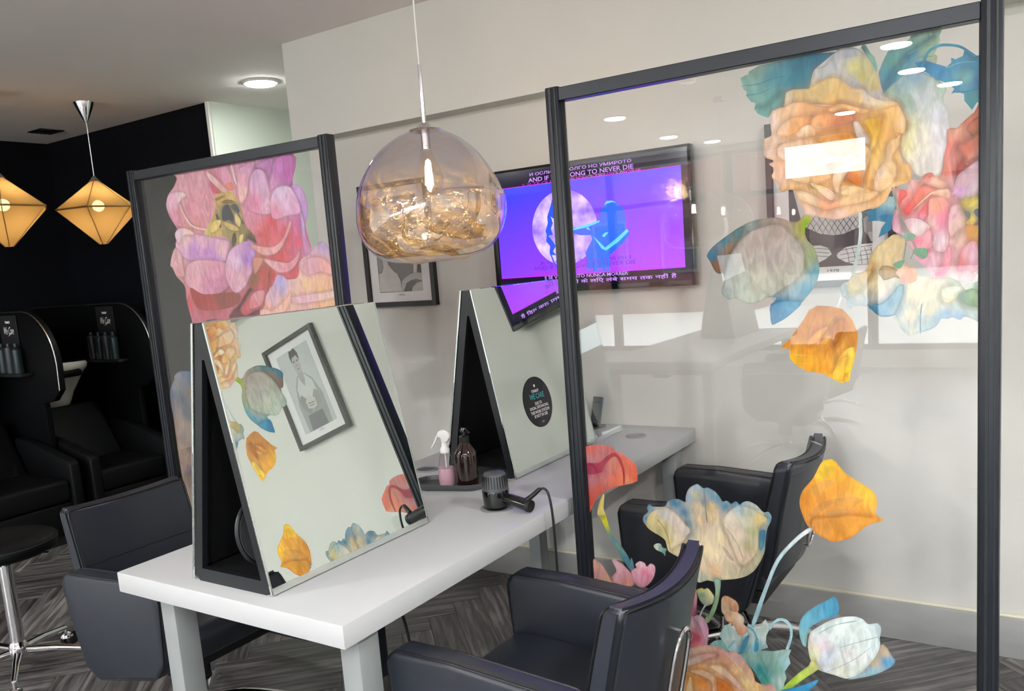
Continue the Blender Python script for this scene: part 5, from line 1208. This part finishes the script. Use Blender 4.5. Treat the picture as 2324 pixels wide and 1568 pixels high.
# ------------------------------------------------------------------ gold faceted pendants over the basins
def shade_material():
    M = bpy.data.materials.new('gold_mesh_shade'); M.use_nodes = True
    nt = M.node_tree; b = nt.nodes['Principled BSDF']
    b.inputs['Base Color'].default_value = (*lin('#a88a58'), 1); b.inputs['Roughness'].default_value = .5
    tl = nt.nodes.new('ShaderNodeBsdfTranslucent'); tl.inputs[0].default_value = (*lin('#c9a468'), 1)
    tr = nt.nodes.new('ShaderNodeBsdfTransparent'); tr.inputs[0].default_value = (*lin('#f0d9a8'), 1)
    m1 = nt.nodes.new('ShaderNodeMixShader'); m1.inputs[0].default_value = .62
    m2 = nt.nodes.new('ShaderNodeMixShader'); m2.inputs[0].default_value = .05
    nt.links.new(b.outputs[0], m1.inputs[1]); nt.links.new(tl.outputs[0], m1.inputs[2])
    nt.links.new(m1.outputs[0], m2.inputs[1]); nt.links.new(tr.outputs[0], m2.inputs[2])
    nt.links.new(m2.outputs[0], nt.nodes['Material Output'].inputs[0])
    return M
M_shade = shade_material()
M_gilt = mat('gilt_wire', '#b58f55', .35, metal=.9)
M_warmbulb = emit('warm_bulb', (1.0, .82, .56), 48.0)
def make_gold(label, loc, rz):
    t = thing('gold_pendant', label, 'pendant lamp', loc, rz, 'gold faceted pendants')
    n = 6; R, ZT_, ZM, ZB, rt, rb = .245, .175, 0.0, -.215, .022, .024
    bm_ = MB(); bm = bm_.bm
    def ring(r, z, off=0): return [bm.verts.new((r * math.cos(2 * PI * (k + off) / n), r * math.sin(2 * PI * (k + off) / n), z)) for k in range(n)]
    A, B, C_, D = ring(rt, ZT_), ring(R, ZM + .004), ring(R, ZM - .004), ring(rb, ZB)
    for P, Q in ((A, B), (C_, D)):
        for k in range(n): bm.faces.new((P[k], P[(k + 1) % n], Q[(k + 1) % n], Q[k]))
    bm.faces.new(D)
    sh = bm_.build('shade', M_shade, t, 5)
    MB().tube([(R * math.cos(2 * PI * k / n), R * math.sin(2 * PI * k / n), 0) for k in range(n)], .006, 6, True).build('rim_wire', M_gilt, sh)
    for k in range(n):
        a = 2 * PI * k / n
        MB().tube([(rt * math.cos(a), rt * math.sin(a), ZT_), (R * math.cos(a), R * math.sin(a), 0), (rb * math.cos(a), rb * math.sin(a), ZB)], .0025, 5).build('rib_wire', M_gilt, sh)
    MB().lathe([(.034, ZT_ - .004), (.030, ZT_), (.006, ZT_ + .030), (0, ZT_ + .030)], seg=20).build('top_cap', M_steel, t)
    MB().cyl((0, 0, ZT_ + .02), (0, 0, ZC - loc[2] - .1), .003, .003, 8).build('cable', M_steel, t)
    zc_ = ZC - loc[2]
    MB().lathe([(.006, zc_ - .125), (.062, zc_ - .004), (.062, zc_)], seg=28).build('canopy', M_chrome, t)
    MB().cyl((0, 0, ZT_), (0, 0, .06), .012).build('lamp_holder', M_steel, t)
    MB().sphere((0, 0, .02), .035, 3).build('bulb', M_warmbulb, t)
    return t
make_gold('gold faceted mesh pendant lamp on a chrome cone, left of the peony screen', (-3.388, -.128, 2.02), .25)
make_gold('gold faceted mesh pendant lamp cut off by the left edge of the picture', (-3.39, -.70, 2.02), .55)

# ------------------------------------------------------------------ things on the table
tr = thing('oval_tray', 'oval dark grey tray under the two bottles', 'tray', (-.040, -1.062, ZT), math.radians(16))
def stadium(hl, hw, n=14):
    return [(hl - hw + hw * math.cos(a), hw * math.sin(a)) for a in [(-PI / 2 + PI * k / n) for k in range(n + 1)]] + [(-(hl - hw) + hw * math.cos(a), hw * math.sin(a)) for a in [(PI / 2 + PI * k / n) for k in range(n + 1)]]
b = MB(); bm = b.bm
rings = []
for hl, hw, z in ((.100, .040, 0), (.125, .058, .001), (.134, .066, .008), (.136, .068, .022), (.133, .065, .022), (.129, .061, .008), (.119, .052, .005)):
    rings.append([bm.verts.new((x, y, z)) for x, y in stadium(hl, hw)])
for A, B in zip(rings, rings[1:]):
    n = len(A)
    for k in range(n): bm.faces.new((A[k], A[(k + 1) % n], B[(k + 1) % n], B[k]))
bm.faces.new(rings[0][::-1]); bm.faces.new(rings[-1])
bmesh.ops.recalc_face_normals(bm, faces=bm.faces)
b.build('dish', mat('dark_grey_melamine', '#4c4f50', .38), tr, 50)

M_amber = bpy.data.materials.new('amber_plastic'); M_amber.use_nodes = True
_b = M_amber.node_tree.nodes['Principled BSDF']; _b.inputs['Base Color'].default_value = (.018, .006, .004, 1); _b.inputs['Roughness'].default_value = .06; _b.inputs['Coat Weight'].default_value = .8
M_brownlabel = mat('brown_label', '#231713', .14, coat=.5)
bt = thing('pump_bottle', 'brown bottle with black pump standing on the oval tray', 'bottle', (.020, -1.052, ZT + .006))
MB().lathe([(0, 0), (.033, 0), (.0375, .005), (.0375, .105), (.036, .115), (.020, .140), (.0145, .147), (.0145, .155), (0, .155)], seg=40).build('body', M_amber, bt, 50)
MB().lathe([(.0381, .022), (.0383, .024), (.0383, .098), (.0381, .100)], seg=40, cap=False).build('label', M_brownlabel, bt)
MB().lathe([(.0165, .146), (.0172, .148), (.0172, .168), (.013, .171), (0, .171)], seg=28).build('collar', M_black, bt)
MB().cyl((0, 0, .17), (0, 0, .184), .006).lathe([(0, .181), (.011, .182), (.012, .190), (.008, .198), (0, .200)], seg=20).tube([(0, 0, .189), (.022, -.01, .190), (.032, -.014, .185)], .0045, 8).build('pump_head', M_glossblack, bt)

M_clearpink = bpy.data.materials.new('clear_plastic'); M_clearpink.use_nodes = True
M_clear = clear_glass('clear_bottle', (.97, .94, .95), 1.3)
M_pink = mat('pink_liquid', '#e6bccb', .2, alpha=.72)
sb = thing('spray_bottle', 'clear spray bottle of pink liquid with white trigger on the oval tray', 'bottle', (-.050, -1.072, ZT + .006))
MB().lathe([(0, 0), (.026, 0), (.029, .004), (.030, .03), (.026, .07), (.0165, .112), (.013, .118)], seg=32, cap=False).build('body', M_clear, sb, 60)
MB().lathe([(0, .003), (.025, .003), (.0275, .008), (.0285, .03), (.026, .062), (0, .062)], seg=32).build('liquid', M_pink, sb, 60)
MB().cyl((.002, 0, .01), (0, 0, .115), .002, .002, 6).build('dip_tube', M_white, sb)
hd = MB().lathe([(.0155, .113), (.016, .115), (.0155, .128), (.010, .135), (.009, .15), (0, .15)], seg=24)
hd.prism([(-.020, .182), (-.012, .190), (.005, .192), (.020, .184), (.026, .170), (.018, .158), (.012, .148), (-.008, .148), (-.010, .166), (-.022, .168)], 'y', -.010, .010, .004, 2)
hd.build('spray_head', M_white, sb, 50)
MB().prism([(-.012, .168), (-.020, .168), (-.034, .140), (-.044, .128), (-.047, .131), (-.036, .150), (-.022, .176)], 'y', -.006, .006, .002, 2).build('trigger', M_white, sb, 50)
sb.rotation_euler = (0, 0, math.radians(20))

# hair dryer standing nose-down in its worktop ring
dr = thing('hair_dryer', 'black hair dryer standing nose-down in a ring on the worktop', 'hair dryer', (.252, -1.222, ZT), math.radians(-6))
MB().lathe([(.038, 0), (.050, 0), (.051, .003), (.044, .0045), (.039, .003)], seg=40, cap=False).build('ring', M_greyplast, dr)
MB().lathe([(0, .002), (.034, .002), (.037, .006), (.039, .012), (.0405, .03), (.0415, .056), (.0405, .060), (0, .060)], seg=40).build('barrel', M_glossblack, dr, 50)
bk = MB().lathe([(.0405, .058), (.0402, .062), (.0385, .090), (.034, .108), (.030, .113), (0, .114)], seg=40).build('rear_grille', M_dgrey, dr, 50)
rb_ = MB()
for k in range(28):
    a = 2 * PI * k / 28
    rb_.box((-.0008, -.0012, .062), (.0012, .0012, .106), 0, M=Matrix.Rotation(a, 4, 'Z') @ Matrix.Translation((.0385, 0, 0)))
rb_.build('grille_ribs', M_black, bk)
MB().tube([(.030, 0, .036), (.055, 0, .034), (.085, 0, .030), (.125, 0, .024)], [.017, .0185], 18).build('handle', M_glossblack, dr)
MB().cyl((.124, 0, .024), (.134, 0, .0225), .0195, .018, 18).build('handle_end', M_black, dr)
MB().tube([(.118, 0, .040), (.132, .012, .052), (.146, .022, .066), (.152, .026, .071)], [.008, .006], 12, smooth=3).build('cord_sleeve', M_black, dr)
MB().tube([(.150, .025, .070), (.165, .03, .072), (.180, .028, .055), (.190, .026, .0), (.192, .028, -.12), (.188, .03, -.30), (.15, .05, -.5), (.09, .1, -.60)], .0036, 8, smooth=8).build('cord', M_rubber, dr)
cb = MB().tube([(.12, -1.66, ZT - .05), (.17, -1.64, ZT - .10), (.20, -1.62, ZT - .22), (.20, -1.60, ZT - .4), (.18, -1.56, .2), (.15, -1.5, .006)], .0045, 8, smooth=6).build('power_cable', M_rubber)
tag(cb, 'black power cable hanging under the near part of the white table', 'cable')
# phone stand
ps = thing('phone_stand', 'grey sheet-metal phone stand at the wall end of the table', 'phone stand', (-.015, -.055, ZT), math.radians(-18))
MB().prism([(-.03, 0), (.03, 0), (.03, .004), (-.03, .004)], 'x', -.028, .028).build('base', M_dgrey, ps)
MB().box((-.030, -.002, .0), (.030, .002, .125), .0008, 1, M=Matrix.Translation((0, -.006, .004)) @ Matrix.Rotation(math.radians(-14), 4, 'X')).build('back_plate', M_dgrey, ps)
MB().box((-.030, -.022, .012), (.030, -.004, .015)).box((-.030, -.024, .012), (.030, -.021, .026)).build('lip', M_dgrey, ps)
MB().box((-.018, -.0026, .098), (.018, .0026, .103), 0, M=Matrix.Translation((0, -.006, .004)) @ Matrix.Rotation(math.radians(-14), 4, 'X')).build('slot', M_black, ps)

# ------------------------------------------------------------------ stool
so = thing('rolling_stool', 'black round rolling stool on a chrome five-star base', 'stool', (-1.835, -1.695, 0), .566)
MB().lathe([(0, .505), (.17, .508), (.195, .520), (.203, .545), (.198, .562), (.18, .572), (0, .575)], seg=48).build('seat', M_blackleather, so, 60)
MB().tube([(.2005 * math.cos(2 * PI * k / 48), .2005 * math.sin(2 * PI * k / 48), .556) for k in range(48)], .0028, 6, True).build('piping', M_pipe, so)
MB().cyl((0, 0, .46), (0, 0, .51), .014).build('piston', M_chrome, so)
MB().cyl((0, 0, .11), (0, 0, .465), .027, .026).build('column', M_chrome, so)
MB().lathe([(0, .085), (.036, .085), (.040, .10), (.034, .13), (.028, .145)], seg=28).build('hub', M_chrome, so)
MB().tube([(0, 0, .49), (.07, .05, .488), (.13, .09, .476)], .005, 8).build('height_lever', M_chrome, so)
for k in range(5):
    a = 2 * PI * k / 5 + .15
    d = Vector((math.cos(a), math.sin(a), 0)); e = Vector((-math.sin(a), math.cos(a), 0))
    f = MB().tube([d * .03 + Vector((0, 0, .105)), d * .14 + Vector((0, 0, .098)), d * .265 + Vector((0, 0, .078))], [.017, .012], 12).build('leg', M_chrome, so)
    w = MB()
    c0 = d * .268
    for s_ in (-1, 1): w.cyl(c0 + e * (s_ * .006) + d * .012 + Vector((0, 0, .027)), c0 + e * (s_ * .024) + d * .012 + Vector((0, 0, .027)), .027, .027, 20)
    w.build('castor_wheel', M_rubber, f)
    MB().lathe([(.0, .062), (.010, .06), (.020, .052), (.026, .044), (.027, .036)], c=tuple(c0), seg=16).cyl(c0 + Vector((0, 0, .05)), c0 + Vector((0, 0, .085)), .008).build('castor_hood', M_chrome, f)

# ------------------------------------------------------------------ backwash units against the black walls (chair faces +x)
M_card = mat('black_card', '#1d1e20', .5)
M_hood = mat('satin_black_shell', '#07080a', .45, spec=.18)
def make_wash(label, loc):
    t = thing('backwash_unit', label, 'wash unit', loc, 0, 'black backwash units')
    # chair
    for s_ in (-1, 1):
        a = MB().prism([(.0, .06), (.0, .49), (-.03, .51), (-.42, .60), (-.62, .62), (-.62, .06)], 'y', min(s_ * .23, s_ * .295), max(s_ * .23, s_ * .295), .012, 2).build('arm', M_blackleather, t, 50)
    MB().box((-.58, -.235, .26), (-.02, .235, .40), .03, 3).build('seat', M_blackleather, t, 50)
    MB().box((-.56, -.235, .06), (-.03, .235, .255), .008, 2).build('seat_front', M_blackleather, t, 50)
    MB().box((-.04, -.225, 0), (.04, .225, .46), .03, 3, M=Matrix.Translation((-.50, 0, .36)) @ Matrix.Rotation(math.radians(-34), 4, 'Y')).build('backrest', M_blackleather, t, 50)
    MB().box((-.56, -.28, 0), (-.06, .28, .06)).build('plinth', M_black, t)
    # basin pedestal and ceramic bowl
    MB().prism([(-.74, .0), (-.70, .62), (-.72, .72), (-1.30, .72), (-1.30, .0)], 'y', -.20, .20, .015, 2).build('pedestal', M_hood, t, 40)
    b = MB(); bm = b.bm; rings = []
    for f, z in ((.38, .70), (.50, .74), (.62, .82), (.92, .955), (1.02, .985), (1.04, 1.015), (1.0, 1.03), (.93, 1.01), (.72, .90), (.40, .86)):
        rings.append([bm.verts.new((-.93 + .29 * f * math.cos(2 * PI * k / 36), .25 * f * math.sin(2 * PI * k / 36), z + .02 * math.cos(2 * PI * k / 36))) for k in range(36)])
    for A, B in zip(rings, rings[1:]):
        for k in range(36): bm.faces.new((A[k], A[(k + 1) % 36], B[(k + 1) % 36], B[k]))
    bm.faces.new(rings[-1]); bm.faces.new(rings[0][::-1]); bmesh.ops.recalc_face_normals(bm, faces=bm.faces)
    b.build('basin', M_ceramic, t, 60)
    MB().tube([(-1.20, .05, 1.02), (-1.20, .05, 1.09), (-1.16, .05, 1.12), (-1.10, .05, 1.10)], .011, 10, smooth=3).build('tap', M_chrome, t)
    MB().box((-.70, -.10, .95), (-.63, .10, 1.0), .02, 3).build('neck_cushion', M_blackleather, t, 50)
    return t
wash_spec = [(-3.36, -.145, 'black backwash chair with white basin, the right-hand one of two'), (-3.36, -.80, 'black backwash chair with white basin at the left edge of the picture')]
w0 = make_wash(wash_spec[0][2], (wash_spec[0][0], wash_spec[0][1], 0))
w1 = dup(w0, (wash_spec[1][0], wash_spec[1][1], 0), 0, wash_spec[1][2])
# black round-cornered privacy panels between the basins
def divider(y, label):
    t = thing('basin_divider', label, 'divider', (0, y, 0), 0, 'black round-cornered basin dividers')
    x0, x1, zt, r = XL + .002, -3.47, 1.425, .34
    prof = [(x0, .0), (x0, zt)] + [(x1 - r + r * math.sin(PI / 2 * k / 12), zt - r + r * math.cos(PI / 2 * k / 12)) for k in range(13)] + [(x1 - .01, .93), (x1 - .10, .86), (x1 - .22, .84), (x1 - .22, 0)]
    MB().prism(prof, 'y', -.02, .02, .004, 2).build('panel', M_hood, t, 40)
    MB().tube([(p[0] + .001, -.021, p[1]) for p in prof[1:16]], .0035, 6).build('edge_trim', M_steel, t)
    s_ = MB().box((-4.35, -.10, 1.02), (-3.75, -.022, 1.04), .003).build('shelf', M_black, t)
    for i in range(4):
        xx = -3.84 - i * .09
        MB().lathe([(0, 1.041), (.03, 1.041), (.031, 1.046), (.031, 1.19 + .015 * (i % 2)), (.012, 1.21), (.012, 1.23), (0, 1.23)], c=(xx, -.062, 0), seg=18).build('product_bottle', M_dark_bottle[i % 2], s_)
    return t
M_dark_bottle = [mat('dark_teal_bottle', '#1c2a2d', .3), mat('dark_grey_bottle', '#2a2c30', .35)]
divider(.18, 'black round-cornered divider beside the right wash basin')
divider(-.475, 'black round-cornered divider between the two wash basins')
def care_card(x, y, z, label):
    c = thing('care_card', label, 'card', (x, y, z), 0, 'small black notice cards on the basin dividers')
    MB().box((-.105, -.003, 0), (.105, .003, .20), .001, 1).build('board', M_card, c)
    RM = lambda xx, zz: Matrix(((1, 0, 0, xx), (0, 0, -1, -.0036), (0, 1, 0, zz), (0, 0, 0, 1)))
    text_fit('lettering', 'TONI&GUY', .062, .015, M_ink, c, RM(0, .150), 'C', .04)
    s_ = text_fit('script_lettering', 'We Care', .125, .048, M_ink, c, RM(0, .080), 'C')
    for v in s_.data.vertices: v.co.x += (v.co.z - .1) * .25
    MB().tube([(-.01, -.004, .07), (.03, -.004, .085), (.062, -.004, .10)], .0015, 5).build('flourish', M_ink, c)
    return c
care_card(-3.96, .154, 1.205, 'small black care notice on the right basin divider')
care_card(-3.96, -.501, 1.205, 'small black care notice on the left basin divider')
# ------------------------------------------------------------------ second styling table behind the camera (seen in reflections)
t2 = dup(table, (-.62, -5.05, 0), 0, 'second white styling table behind the camera, seen only reflected in the glass')
m2 = dup(mirA, (-.62, -5.6, ZT), 0, 'tent-shaped double mirror on the far end of the reflected table', None)
c2 = dup(chF, (.06, -4.7, 0), PI - .3, 'charcoal salon chair at the second table, seen only reflected in the glass', 'charcoal salon chairs at the styling table')
c3 = dup(chF, (.06, -5.6, 0), PI + .2, 'charcoal salon chair at the far end of the reflected second table', 'charcoal salon chairs at the styling table')
